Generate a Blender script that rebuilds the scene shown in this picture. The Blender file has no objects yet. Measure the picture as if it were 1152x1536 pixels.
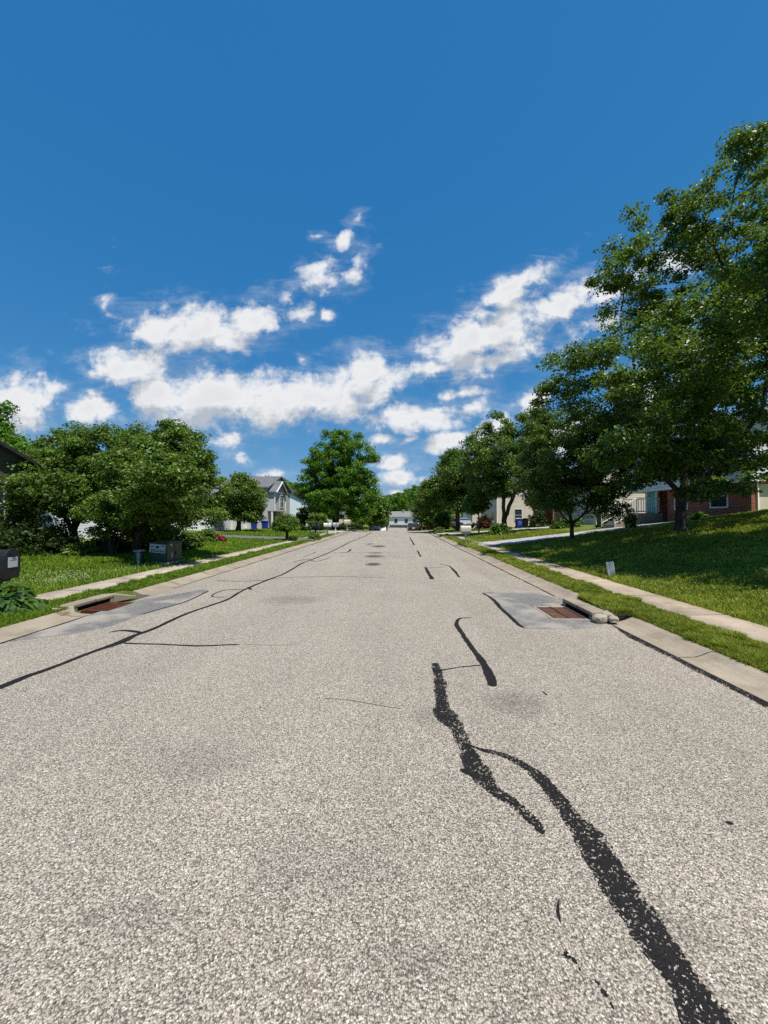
import bpy, bmesh, math, random
import numpy as np
from mathutils import Vector, Matrix
rs = np.random.RandomState(7); random.seed(7)
S = bpy.context.scene; COL = S.collection
PI = math.pi

# ------------------------------------------------------------------ camera frame (photo 1152x1536, 90 degree horizontal view)
H = 1.6; F = 576.0
YAW = math.atan2(20, F); PITCH = math.atan2(8, F)
cam_d = bpy.data.cameras.new("camera"); cam = bpy.data.objects.new("camera", cam_d); COL.objects.link(cam)
cam_d.sensor_fit = 'HORIZONTAL'; cam_d.sensor_width = 36; cam_d.lens = 18; cam_d.clip_end = 5000; cam_d.clip_start = .05
cam.location = (0, 0, H); cam.rotation_euler = (PI/2 + PITCH, 0, YAW)
S.camera = cam
CR = Matrix.Rotation(YAW, 3, 'Z') @ Matrix.Rotation(PITCH, 3, 'X')

def ray(x, y):
    return CR @ Vector(((x - 576)/F, 1.0, (768 - y)/F))
def gp(x, y, z=0.0):
    """point on the level z seen at a photo pixel"""
    d = ray(x, y); t = (z - H)/d.z
    return Vector((d.x*t, d.y*t, z))
def at(x, y, Y):
    """point at road distance Y seen at a photo pixel"""
    d = ray(x, y); t = Y/d.y
    return Vector((d.x*t, Y, H + d.z*t))

# ------------------------------------------------------------------ terrain
XR, XL = 3.2, -5.05                    # asphalt edges
def smooth(a, b, x):
    t = np.clip((x - a)/(b - a), 0, 1); return t*t*(3 - 2*t)
def R(Y):
    Y = np.asarray(Y, float)
    k = .00113
    a = np.where(Y < 38, 0, -k*(np.minimum(Y, 67) - 38)**2)
    q = np.clip(Y - 67, 0, 43)
    return a + np.where(Y > 67, -.0655*q + .0655/86*q*q, 0)
def slope_right(Y):
    return np.interp(Y, [0, 9, 14, 18, 25, 40, 60, 90], [.19, .2, .2, .16, .1, .06, .05, .02])
def G(X, Y):
    X = np.asarray(X, float); Y = np.asarray(Y, float)
    z = R(Y)
    t = np.maximum(0, X - 5.0); te = np.where(t < 11, t, 11 + (t - 11)*.12)
    te = np.minimum(te, 16)
    # ease in at the sidewalk edge
    zr = .11 + slope_right(Y)*(te - .35*(1 - np.exp(-te/.5)))
    tl = np.maximum(0, -6.8 - X)
    zl = .13 + .032*np.minimum(tl, 16)
    prof = np.interp(X, [-6.8, -6.0, -5.46, -5.40, 3.56, 3.62, 4.22, 5.0], [.13, .115, .075, -.06, -.06, .075, .095, .11])
    prof = np.where(X > 5.0, zr, np.where(X < -6.8, zl, prof))
    hill = smooth(185, 300, Y)*np.interp(X, [-300, -80, -30, 10, 60, 300], [12, 10, 3, 7, 10, 14])
    return z + prof + hill
def g(X, Y): return float(G(X, Y))

# ------------------------------------------------------------------ node helpers
def mat(name):
    m = bpy.data.materials.new(name); m.use_nodes = True
    t = m.node_tree; t.nodes.clear()
    return m, t
def N(t, typ, ins=None, **props):
    n = t.nodes.new(typ)
    for k, v in props.items(): setattr(n, k, v)
    for k, v in (ins or {}).items():
        s = n.inputs[k]
        if isinstance(v, bpy.types.NodeSocket): t.links.new(v, s)
        elif hasattr(v, 'outputs'): t.links.new(v.outputs[0], s)
        else: s.default_value = v
    return n
def mth(t, op, a, b=0.0, c=0.0, clamp=False):
    n = N(t, 'ShaderNodeMath', {0: a, 1: b, 2: c}, operation=op); n.use_clamp = clamp
    return n.outputs[0]
def ramp(t, fac, stops, interp='LINEAR'):
    n = N(t, 'ShaderNodeValToRGB', {0: fac}); cr = n.color_ramp; cr.interpolation = interp
    while len(cr.elements) < len(stops): cr.elements.new(.5)
    for e, (p, c) in zip(cr.elements, stops):
        e.position = p; e.color = (c, c, c, 1) if isinstance(c, (int, float)) else (*c, 1)
    return n.outputs[0]
def mix(t, f, a, b, bt='MIX'):
    n = N(t, 'ShaderNodeMix', data_type='RGBA', blend_type=bt)
    for s, v in ((n.inputs[0], f), (n.inputs[6], a), (n.inputs[7], b)):
        if isinstance(v, bpy.types.NodeSocket): t.links.new(v, s)
        elif isinstance(v, tuple) and len(v) == 3: s.default_value = (*v, 1)
        else: s.default_value = v
    return n.outputs[2]
def finish(t, color, rough=.7, spec=.3, normal=None, metal=0.0, **kw):
    ins = {'Base Color': color if not (isinstance(color, tuple) and len(color) == 3) else (*color, 1),
           'Roughness': rough, 'Specular IOR Level': spec, 'Metallic': metal}
    ins.update(kw)
    if normal is not None: ins['Normal'] = normal
    p = N(t, 'ShaderNodeBsdfPrincipled', ins)
    N(t, 'ShaderNodeOutputMaterial', {0: p})
    return p
def objc(t): return N(t, 'ShaderNodeTexCoord').outputs['Object']
def noise(t, vec, scale, detail=4, rough=.6, out=0, dist=0):
    return N(t, 'ShaderNodeTexNoise', {'Vector': vec, 'Scale': scale, 'Detail': detail, 'Roughness': rough, 'Distortion': dist}).outputs[out]
def bump(t, h, strength, dist):
    return N(t, 'ShaderNodeBump', {'Height': h, 'Strength': strength, 'Distance': dist}).outputs[0]

def simple(name, col, rough=.6, spec=.35, var=.18, scale=3.0, metal=0.0, bumpy=0.0):
    m, t = mat(name); o = objc(t)
    n1 = noise(t, o, scale, 5); n2 = noise(t, o, scale*9, 3)
    f = mth(t, 'MULTIPLY_ADD', n1, 1.4, -.2); f = mth(t, 'MULTIPLY_ADD', n2, .5, mth(t, 'MULTIPLY', f, .6), clamp=True)
    lo = tuple(c*(1 - var) for c in col); hi = tuple(min(1, c*(1 + var)) for c in col)
    c = mix(t, f, lo, hi)
    nr = bump(t, n2, bumpy, .01) if bumpy else None
    finish(t, c, rough, spec, nr, metal)
    return m

MT = {}
def aggregate(t, o, stone_stops, gap, contrast=1.0):
    """exposed chip surface: colour, height"""
    w = N(t, 'ShaderNodeVectorMath', {0: o, 1: N(t, 'ShaderNodeVectorMath', {0: noise(t, o, 40, 2, .5, 1), 'Scale': .006}, operation='SCALE').outputs[0]}, operation='ADD').outputs[0]
    v1 = N(t, 'ShaderNodeTexVoronoi', {'Vector': w, 'Scale': 128.0, 'Randomness': 1.0})
    v2 = N(t, 'ShaderNodeTexVoronoi', {'Vector': w, 'Scale': 235.0, 'Randomness': 1.0})
    s1 = N(t, 'ShaderNodeSeparateColor', {0: v1.outputs['Color']}).outputs[0]
    s2 = N(t, 'ShaderNodeSeparateColor', {0: v2.outputs['Color']}).outputs[1]
    val = mth(t, 'ADD', mth(t, 'MULTIPLY', s1, .6), mth(t, 'MULTIPLY', s2, .4))
    c = ramp(t, val, stone_stops)
    gapm = ramp(t, v1.outputs['Distance'], [(.0, 0), (.5, 0), (.72, 1.0)])
    c = mix(t, mth(t, 'MULTIPLY', gapm, .75), c, gap)
    # sparse dark pits
    pit = ramp(t, noise(t, o, 74, 2, .5), [(.0, 1), (.345, 1), (.39, 0)])
    c = mix(t, mth(t, 'MULTIPLY', pit, .92), c, gap)
    # coarser clumping of chips, which still reads farther off
    v3 = N(t, 'ShaderNodeTexVoronoi', {'Vector': w, 'Scale': 84.0})
    s3 = N(t, 'ShaderNodeSeparateColor', {0: v3.outputs['Color']}).outputs[0]
    v4 = N(t, 'ShaderNodeTexVoronoi', {'Vector': w, 'Scale': 40.0})
    s4 = N(t, 'ShaderNodeSeparateColor', {0: v4.outputs['Color']}).outputs[0]
    k = mth(t, 'MULTIPLY_ADD', s3, .2*contrast, 1 - .1*contrast)
    k = mth(t, 'MULTIPLY', k, mth(t, 'MULTIPLY_ADD', s4, .09*contrast, 1 - .045*contrast))
    kk = N(t, 'ShaderNodeCombineColor', {0: k, 1: k, 2: k}).outputs[0]
    c = mix(t, 1.0, c, kk, 'MULTIPLY')
    hgt = mth(t, 'SUBTRACT', 1.0, v1.outputs['Distance'])
    return c, hgt, val

def road_material():
    m, t = mat("road_chipseal"); o = objc(t)
    c, h, _ = aggregate(t, o, [(.0, (.04, .035, .03)), (.18, (.155, .133, .105)), (.38, (.325, .281, .224)), (.62, (.43, .375, .302)), (.8, (.54, .48, .40)), (1, (.84, .78, .69))], (.06, .05, .039))
    # broad wear: long streaks along the road, blotches, wheel tracks
    mp = N(t, 'ShaderNodeMapping', {0: o, 'Scale': (1.0, .12, 1.0)}).outputs[0]
    st = noise(t, mp, 1.1, 5, .62)
    bl = noise(t, o, .55, 6, .6)
    k = mth(t, 'ADD', mth(t, 'MULTIPLY_ADD', st, .42, .79), mth(t, 'MULTIPLY_ADD', bl, .36, -.18))
    mid = noise(t, o, 3.2, 4, .6)
    k = mth(t, 'MULTIPLY', k, mth(t, 'MULTIPLY_ADD', mid, .14, .93))
    kk = N(t, 'ShaderNodeCombineColor', {0: k, 1: k, 2: k}).outputs[0]
    c = mix(t, 1.0, c, kk, 'MULTIPLY')
    # faint rusty and greenish stains
    c = mix(t, mth(t, 'MULTIPLY', ramp(t, noise(t, o, .9, 3, .5), [(.55, 0), (.7, 1)]), .22), c, (.27, .265, .21))
    c = mix(t, mth(t, 'MULTIPLY', ramp(t, noise(t, o, 2.3, 3, .5, dist=1), [(.66, 0), (.75, 1)]), .18), c, (.22, .16, .12))
    finish(t, c, .78, .32, bump(t, h, .75, .006))
    return m
def patch_material():
    m, t = mat("asphalt_patch"); o = objc(t)
    c, h, _ = aggregate(t, o, [(.0, (.06, .057, .053)), (.45, (.172, .165, .155)), (.75, (.24, .23, .215)), (1, (.48, .465, .44))], (.08, .077, .073), .8)
    n1 = noise(t, N(t, 'ShaderNodeMapping', {0: o, 'Scale': (1, .4, 1)}).outputs[0], 1.7, 5)
    k = mth(t, 'MULTIPLY_ADD', n1, .8, .62)
    c = mix(t, 1.0, c, N(t, 'ShaderNodeCombineColor', {0: k, 1: k, 2: k}).outputs[0], 'MULTIPLY')
    c = mix(t, ramp(t, noise(t, o, 1.1, 5, .6), [(.48, 0), (.6, .75)]), c, (.34, .305, .255))
    finish(t, c, .8, .3, bump(t, h, .6, .005))
    return m
def tar_material(name, show):
    m, t = mat(name); o = objc(t)
    v1 = N(t, 'ShaderNodeTexVoronoi', {'Vector': o, 'Scale': 92.0})
    n0 = noise(t, o, 85, 3, .6); n1 = noise(t, o, 5, 4)
    fac = mth(t, 'ADD', n0, mth(t, 'MULTIPLY_ADD', n1, .35, -.175))
    e = mth(t, 'ABSOLUTE', N(t, 'ShaderNodeAttribute', attribute_name='edge').outputs['Fac'])
    fac = mth(t, 'ADD', fac, mth(t, 'MULTIPLY', ramp(t, e, [(.6, 0), (1, 1)]), .085))
    f = ramp(t, fac, [(show, 0), (min(.99, show + .03), 1)])
    c = mix(t, noise(t, o, 26, 3), (.005, .0045, .005), (.02, .018, .018))
    p = N(t, 'ShaderNodeBsdfPrincipled', {'Base Color': c, 'Roughness': .8, 'Specular IOR Level': .2, 'Normal': bump(t, mth(t, 'SUBTRACT', 1, v1.outputs['Distance']), .7, .006)})
    N(t, 'ShaderNodeOutputMaterial', {0: N(t, 'ShaderNodeMixShader', {0: f, 1: p, 2: N(t, 'ShaderNodeBsdfTransparent')})})
    return m
def concrete_material(name, col, joint=1.5, gap=.012, dark=.35):
    m, t = mat(name); o = objc(t)
    sy = N(t, 'ShaderNodeSeparateXYZ', {0: o}).outputs[1]
    q = mth(t, 'DIVIDE', sy, joint)
    fr = mth(t, 'FRACT', q); cell = mth(t, 'FLOOR', q)
    rnd = N(t, 'ShaderNodeTexWhiteNoise', {'W': cell}, noise_dimensions='1D').outputs[0]
    j = mth(t, 'LESS_THAN', fr, gap/joint)
    n1 = noise(t, o, 1.4, 6, .65); n2 = noise(t, o, 38, 4, .7); n3 = noise(t, o, 140, 2)
    k = mth(t, 'ADD', mth(t, 'MULTIPLY_ADD', n1, .8, .45), mth(t, 'MULTIPLY_ADD', rnd, .16, -.08))
    k = mth(t, 'ADD', k, mth(t, 'MULTIPLY_ADD', n2, .55, -.27)); k = mth(t, 'ADD', k, mth(t, 'MULTIPLY_ADD', n3, .5, -.25))
    c = mix(t, 1.0, (*col, 1), N(t, 'ShaderNodeCombineColor', {0: k, 1: k, 2: k}).outputs[0], 'MULTIPLY')
    c = mix(t, ramp(t, noise(t, o, 2.6, 5), [(.5, 0), (.68, .65)]), c, (.19, .155, .11))
    c = mix(t, j, c, (.07, .055, .04))
    finish(t, c, .85, .25, bump(t, n3, .4, .004))
    return m
def ground_material():
    m, t = mat("lawn_ground"); o = objc(t)
    n0 = noise(t, o, .23, 4); n1 = noise(t, o, 1.6, 6, .65); n2 = noise(t, o, 22, 4, .7); n3 = noise(t, o, 7, 3, .6)
    c = mix(t, ramp(t, n1, [(.3, 0), (.7, 1)]), (.055, .095, .010), (.17, .21, .028))
    c = mix(t, ramp(t, n0, [(.4, 0), (.68, .6)]), c, (.19, .19, .04))
    k = mth(t, 'ADD', mth(t, 'MULTIPLY_ADD', n2, 1.5, .2), mth(t, 'MULTIPLY_ADD', n3, .6, -.3))
    c = mix(t, 1.0, c, N(t, 'ShaderNodeCombineColor', {0: k, 1: k, 2: k}).outputs[0], 'MULTIPLY')
    finish(t, c, .9, .12, bump(t, n2, 1.0, .05))
    return m
def leaf_material(name, dark, light, trans=.32, rough=.42, spec=.5):
    m, t = mat(name)
    v = N(t, 'ShaderNodeAttribute', attribute_name='var').outputs['Fac']
    c = mix(t, v, dark, light)
    p = N(t, 'ShaderNodeBsdfPrincipled', {'Base Color': c, 'Roughness': rough, 'Specular IOR Level': spec})
    tr = N(t, 'ShaderNodeBsdfTranslucent', {'Color': mix(t, .5, c, (.26, .36, .03))})
    mx = N(t, 'ShaderNodeMixShader', {0: trans, 1: p, 2: tr})
    N(t, 'ShaderNodeOutputMaterial', {0: mx})
    return m
def bark_material(name, col):
    m, t = mat(name); o = objc(t)
    mp = N(t, 'ShaderNodeMapping', {0: o, 'Scale': (9, 9, 1.6)}).outputs[0]
    n1 = noise(t, mp, 2.2, 6, .7); n2 = noise(t, o, 1.7, 3)
    k = mth(t, 'MULTIPLY_ADD', n1, 1.3, .3)
    c = mix(t, 1.0, mix(t, n2, tuple(x*.75 for x in col), tuple(x*1.25 for x in col)), N(t, 'ShaderNodeCombineColor', {0: k, 1: k, 2: k}).outputs[0], 'MULTIPLY')
    finish(t, c, .9, .15, bump(t, n1, 1, .03))
    return m
def siding_material(name, col, pitch=.14):
    m, t = mat(name); o = objc(t)
    z = N(t, 'ShaderNodeSeparateXYZ', {0: o}).outputs[2]
    fr = mth(t, 'FRACT', mth(t, 'DIVIDE', z, pitch))
    n1 = noise(t, o, .9, 5, .6); n2 = noise(t, N(t, 'ShaderNodeMapping', {0: o, 'Scale': (1, 1, 12)}).outputs[0], 2.5, 3)
    k = mth(t, 'ADD', mth(t, 'MULTIPLY_ADD', n1, .2, .88), mth(t, 'MULTIPLY_ADD', n2, .12, -.05))
    c = mix(t, 1.0, (*col, 1), N(t, 'ShaderNodeCombineColor', {0: k, 1: k, 2: k}).outputs[0], 'MULTIPLY')
    c = mix(t, ramp(t, fr, [(0, .75), (.1, .3), (.13, 0)]), c, tuple(x*.25 for x in col))  # shade line under each lap, painted into the colour
    finish(t, c, .55, .35, bump(t, mth(t, 'SUBTRACT', 1.0, fr), .8, .02))
    return m
def brick_material(name):
    m, t = mat(name); o = objc(t)
    s = N(t, 'ShaderNodeSeparateXYZ', {0: o})
    v = N(t, 'ShaderNodeCombineXYZ', {0: mth(t, 'ADD', s.outputs[0], s.outputs[1]), 1: s.outputs[2], 2: 0.0}).outputs[0]
    b = N(t, 'ShaderNodeTexBrick', {'Vector': v, 'Color1': (.40, .085, .04, 1), 'Color2': (.27, .055, .03, 1), 'Mortar': (.33, .27, .22, 1),
          'Scale': 1.0, 'Mortar Size': .009, 'Brick Width': .215, 'Row Height': .075, 'Bias': 0.0})
    k = mth(t, 'MULTIPLY_ADD', noise(t, v, 5, 5), .9, .5)
    c = mix(t, 1.0, b.outputs[0], N(t, 'ShaderNodeCombineColor', {0: k, 1: k, 2: k}).outputs[0], 'MULTIPLY')
    finish(t, c, .85, .2, bump(t, b.outputs[1], -.6, .01))
    return m
def shingle_material(name, col):
    m, t = mat(name); o = objc(t)
    s = N(t, 'ShaderNodeSeparateXYZ', {0: o})
    v = N(t, 'ShaderNodeCombineXYZ', {0: mth(t, 'ADD', s.outputs[0], s.outputs[1]), 1: mth(t, 'MULTIPLY', s.outputs[2], 2.2), 2: 0.0}).outputs[0]
    b = N(t, 'ShaderNodeTexBrick', {'Vector': v, 'Color1': (*[c*1.2 for c in col], 1), 'Color2': (*[c*.75 for c in col], 1), 'Mortar': (*[c*.45 for c in col], 1),
          'Scale': 1.0, 'Mortar Size': .012, 'Brick Width': .32, 'Row Height': .16})
    c = mix(t, .25, b.outputs[0], mix(t, noise(t, o, .8, 5), tuple(x*.6 for x in col), tuple(x*1.4 for x in col)))
    finish(t, c, .9, .15)
    return m
def glass_material(name, col=(.02, .03, .035)):
    m, t = mat(name); o = objc(t)
    c = mix(t, noise(t, o, 1.2, 2), col, tuple(x*2.2 for x in col))
    finish(t, c, .06, .6)
    return m
def rust_material():
    m, t = mat("rusty_iron"); o = objc(t)
    n1 = noise(t, o, 9, 6, .7); n2 = noise(t, o, 60, 3)
    c = mix(t, ramp(t, n1, [(.3, 0), (.7, 1)]), (.05, .018, .010), (.15, .052, .024))
    c = mix(t, ramp(t, n2, [(.55, 0), (.75, .6)]), c, (.05, .025, .016))
    finish(t, c, .85, .2, bump(t, n2, .5, .004), .2)
    return m

MT['road'] = road_material(); MT['patch'] = patch_material()
MT['tar'] = tar_material("tar_seal", .55); MT['tar_solid'] = tar_material("tar_seal_solid", .7)
MT['crack'] = simple('crack_dirt', (.09, .078, .064), .95, .1, .4, 12)
MT['concrete'] = concrete_material("kerb_concrete", (.335, .28, .21), 1.5, .02)
MT['walk'] = concrete_material("sidewalk_concrete", (.425, .345, .255), 1.5, .026)
MT['walk_l'] = concrete_material("sidewalk_concrete_pale", (.465, .39, .31), 1.5, .026)
MT['drive'] = concrete_material("driveway_paving", (.43, .41, .40), 4.0, .012)
MT['drive_d'] = concrete_material("driveway_dark", (.13, .13, .13), 9.0, .0)
MT['ground'] = ground_material()
MT['grass'] = leaf_material("grass_blades", (.055, .095, .006), (.46, .50, .07), .4, .55, .2)
MT['grass_l'] = leaf_material("grass_blades_deep", (.04, .10, .006), (.28, .42, .038), .4, .55, .2)
MT['pear'] = leaf_material("pear_leaves", (.010, .042, .005), (.165, .285, .03), .33, .42, .4)
MT['pear_s'] = leaf_material("ornamental_leaves", (.012, .044, .006), (.17, .27, .036), .33, .42, .4)
MT['maple'] = leaf_material("maple_leaves", (.018, .085, .006), (.17, .37, .028), .38, .45, .3)
MT['cherry'] = leaf_material("garden_tree_leaves", (.012, .046, .006), (.18, .295, .034), .33, .45, .35)
MT['dark'] = leaf_material("dark_shaded_leaves", (.010, .028, .005), (.05, .085, .015), .2, .5, .25)  # dark foliage, deepened further to hold canopy shade over the left shrubs
MT['lime'] = leaf_material("lime_leaves", (.06, .13, .012), (.18, .25, .04), .35, .45, .4)
MT['red_leaf'] = leaf_material("plum_leaves", (.045, .008, .01), (.13, .02, .022), .25, .45, .4)
MT['crimson'] = leaf_material("crimson_leaves", (.20, .008, .02), (.4, .03, .06), .25, .45, .4)
MT['hosta'] = leaf_material("hosta_leaves", (.018, .055, .010), (.10, .19, .035), .28, .55, .22)
MT['white_petal'] = leaf_material("clover_heads", (.55, .52, .36), (.80, .77, .60), .2, .8, .1)
MT['bark'] = bark_material("dark_bark", (.06, .05, .042)); MT['bark_g'] = bark_material("grey_bark", (.14, .125, .11))
MT['white_siding'] = siding_material("white_siding", (.80, .80, .80)); MT['tan_siding'] = siding_material("khaki_siding_shaded", (.105, .098, .058))  # khaki darkened so the wall's shade sits in its colour
MT['grey_siding'] = siding_material("grey_siding", (.46, .46, .45), .18); MT['beige_siding'] = siding_material("beige_siding", (.66, .58, .46))
MT['blue_siding'] = siding_material("pale_blue_siding", (.70, .76, .80)); MT['white_siding_w'] = siding_material("white_siding_wide", (.74, .75, .77), .2)
MT['brick'] = brick_material("red_brick"); MT['stucco'] = simple("cream_stucco", (.68, .61, .44), .9, .15, .1, 2, bumpy=.3)
MT['shingle'] = shingle_material("grey_shingles", (.15, .155, .16)); MT['shingle_d'] = shingle_material("dark_shingles", (.05, .05, .055)); MT['shingle_g'] = shingle_material("green_grey_shingles", (.22, .24, .22))
MT['glass'] = glass_material("window_glass"); MT['teal_glass'] = glass_material("storm_door_glass", (.12, .30, .28))
MT['trim'] = simple("white_trim", (.80, .79, .76), .5, .4, .05); MT['cream_trim'] = simple("cream_railing", (.78, .74, .58), .5, .4, .06)
MT['rust'] = rust_material(); MT['black'] = simple("black_plastic", (.012, .012, .014), .5, .35, .3)
MT['drain_black'] = simple("drain_shade_black", (.012, .011, .010), .95, .05)  # near-black colour standing in for shade inside the drains
MT['stone'] = simple("broken_concrete", (.33, .285, .225), .9, .2, .35, 9, bumpy=.8)
MT['dirt'] = simple("dry_mulch", (.2, .13, .075), .95, .1, .5, 9, bumpy=1)
MT['green_metal'] = simple("shaded_cabinet_green", (.017, .042, .026), .45, .45, .15)  # green darkened so tree shade is part of the paint
MT['pale_green'] = simple("pale_green_plastic", (.22, .28, .25), .6, .35, .15); MT['sign_white'] = simple("faded_sign_white", (.36, .40, .42), .55, .3, .12, 8)
MT['marker'] = simple("off_white_plastic_shaded", (.48, .48, .45), .55, .35, .12, 6)  # marker white darkened to carry the shade it stands in
MT['beige_plastic'] = simple("beige_plastic", (.52, .46, .38), .55, .35, .12); MT['white_plastic'] = simple("white_plastic", (.68, .69, .70), .5, .4, .1)
MT['blue_bin'] = simple("blue_bin", (.02, .045, .32), .45, .4, .12); MT['green_bin'] = simple("green_bin", (.03, .085, .04), .5, .35, .15)
MT['pale_blue'] = simple("pale_blue_print", (.2, .36, .75), .5, .3, .05); MT['grey_lid'] = simple("grey_lid", (.4, .42, .44), .5, .35, .1)
MT['wood'] = simple("weathered_wood", (.19, .14, .10), .85, .2, .3, 6)
def car_paint(name, col):
    m, t = mat(name); o = objc(t)
    c = mix(t, noise(t, o, 6, 3), tuple(x*.9 for x in col), tuple(min(1, x*1.1) for x in col))
    finish(t, c, .3, .5, None, .3, **{'Coat Weight': .8, 'Coat Roughness': .05})
    return m
MT['car_dark'] = car_paint("car_paint_charcoal", (.02, .022, .026)); MT['car_silver'] = car_paint("car_paint_silver", (.36, .38, .39)); MT['car_white'] = car_paint("car_paint_white", (.8, .8, .8))
MT['car_plum'] = car_paint("car_paint_maroon", (.05, .015, .018))
MT['tyre'] = simple("tyre_rubber", (.015, .015, .016), .85, .2, .2); MT['alloy'] = simple("alloy_rim", (.5, .5, .5), .3, .5, .1, metal=.8)
MT['red_lamp'] = simple("red_lamp", (.4, .01, .01), .25, .5, .1)

# ------------------------------------------------------------------ mesh helpers
class MB:
    def __init__(s): s.v = []; s.f = []; s.mi = []
    def add(s, vs, fs, mi=0):
        o = len(s.v); s.v += [tuple(p) for p in vs]; s.f += [tuple(i + o for i in f) for f in fs]; s.mi += [mi]*len(fs); return s
    def box(s, c, d, rz=0.0, mi=0, taper=1.0, tilt=None):
        x, y, z = (q/2 for q in d); ca, sa = math.cos(rz), math.sin(rz); vs = []
        for k in (-1, 1):
            for i, j in ((-1, -1), (1, -1), (1, 1), (-1, 1)):
                q = taper if k < 0 else 1.0
                p = Vector((i*x*q, j*y*q, k*z))
                if tilt is not None: p = tilt @ p
                vs.append((c[0] + p.x*ca - p.y*sa, c[1] + p.x*sa + p.y*ca, c[2] + p.z))
        return s.add(vs, [(3, 2, 1, 0), (4, 5, 6, 7), (0, 1, 5, 4), (1, 2, 6, 5), (2, 3, 7, 6), (3, 0, 4, 7)], mi)
    def poly_prism(s, pts, axis, a, b, mi=0):
        """extrude a closed 2-D polygon along an axis from a to b"""
        n = len(pts)
        def P(u, w, q): return {'x': (q, u, w), 'y': (u, q, w), 'z': (u, w, q)}[axis]
        vs = [P(u, w, a) for u, w in pts] + [P(u, w, b) for u, w in pts]
        fs = [tuple(range(n))[::-1], tuple(range(n, 2*n))] + [(i, (i + 1) % n, n + (i + 1) % n, n + i) for i in range(n)]
        return s.add(vs, fs, mi)
    def tube(s, pts, rad, n=8, mi=0, cap=True):
        pts = [Vector(p) for p in pts]; rings = []
        rad = rad if hasattr(rad, '__len__') else [rad]*len(pts)
        up = Vector((.31, .17, .93)).normalized(); vs = []
        for i, p in enumerate(pts):
            d = (pts[min(i + 1, len(pts) - 1)] - pts[max(i - 1, 0)]).normalized()
            a = d.cross(up); a = a.normalized() if a.length > 1e-4 else Vector((1, 0, 0)); b = d.cross(a)
            vs += [p + (a*math.cos(2*PI*k/n) + b*math.sin(2*PI*k/n))*rad[i] for k in range(n)]
        fs = [(i*n + k, i*n + (k + 1) % n, (i + 1)*n + (k + 1) % n, (i + 1)*n + k) for i in range(len(pts) - 1) for k in range(n)]
        if cap: fs += [tuple(range(n))[::-1], tuple((len(pts) - 1)*n + k for k in range(n))]
        return s.add(vs, fs, mi)
    def build(s, name, mats, parent=None, smooth=False, bevel=0.0, loc=None):
        me = bpy.data.meshes.new(name); off = Vector(loc) if loc is not None else Vector((0, 0, 0))
        me.from_pydata([Vector(p) - off for p in s.v], [], s.f); me.update()
        bm = bmesh.new(); bm.from_mesh(me); bmesh.ops.recalc_face_normals(bm, faces=bm.faces); bm.to_mesh(me); bm.free()
        mats = mats if isinstance(mats, (list, tuple)) else [mats]
        for m in mats: me.materials.append(m)
        if len(mats) > 1:
            for p, k in zip(me.polygons, s.mi): p.material_index = k
        if smooth:
            for p in me.polygons: p.use_smooth = True
        o = bpy.data.objects.new(name, me); COL.objects.link(o); o.location = off
        if parent is not None:
            o.parent = parent
            if loc is not None: o.location = off
        if bevel:
            b = o.modifiers.new("edge", 'BEVEL'); b.width = bevel; b.segments = 2; b.limit_method = 'ANGLE'
        return o
def npmesh(name, V, Fc, m, var=None, parent=None, smooth=False):
    """mesh from arrays; faces all of one size"""
    me = bpy.data.meshes.new(name); V = np.asarray(V, np.float32); Fc = np.asarray(Fc, np.int32); k = Fc.shape[1]
    me.vertices.add(len(V)); me.vertices.foreach_set('co', V.ravel())
    me.loops.add(Fc.size); me.loops.foreach_set('vertex_index', Fc.ravel())
    me.polygons.add(len(Fc)); me.polygons.foreach_set('loop_start', np.arange(0, Fc.size, k, dtype=np.int32))
    me.polygons.foreach_set('loop_total', np.full(len(Fc), k, np.int32))
    me.update(calc_edges=True); me.validate()
    if smooth: me.polygons.foreach_set('use_smooth', np.ones(len(Fc), bool))
    if var is not None:
        a = me.attributes.new('var', 'FLOAT', 'FACE'); a.data.foreach_set('value', np.asarray(var, np.float32))
    me.materials.append(m)
    o = bpy.data.objects.new(name, me); COL.objects.link(o)
    if parent is not None: o.parent = parent
    return o
def tag(o, label=None, cat=None, group=None, kind=None):
    if label: o['label'] = label
    if cat: o['category'] = cat
    if group: o['group'] = group
    if kind: o['kind'] = kind
    return o
def empty(name, loc, label, cat, group=None, rz=0.0):
    o = bpy.data.objects.new(name, None); COL.objects.link(o); o.location = loc; o.rotation_euler.z = rz; o.empty_display_size = .2
    return tag(o, label, cat, group)
def copy_tree(o, parent=None):
    c = o.copy(); COL.objects.link(c)
    if parent is not None: c.parent = parent
    for ch in list(o.children): copy_tree(ch, c)
    return c
def unit(a): return a/np.maximum(np.linalg.norm(a, axis=1, keepdims=True), 1e-9)

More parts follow.
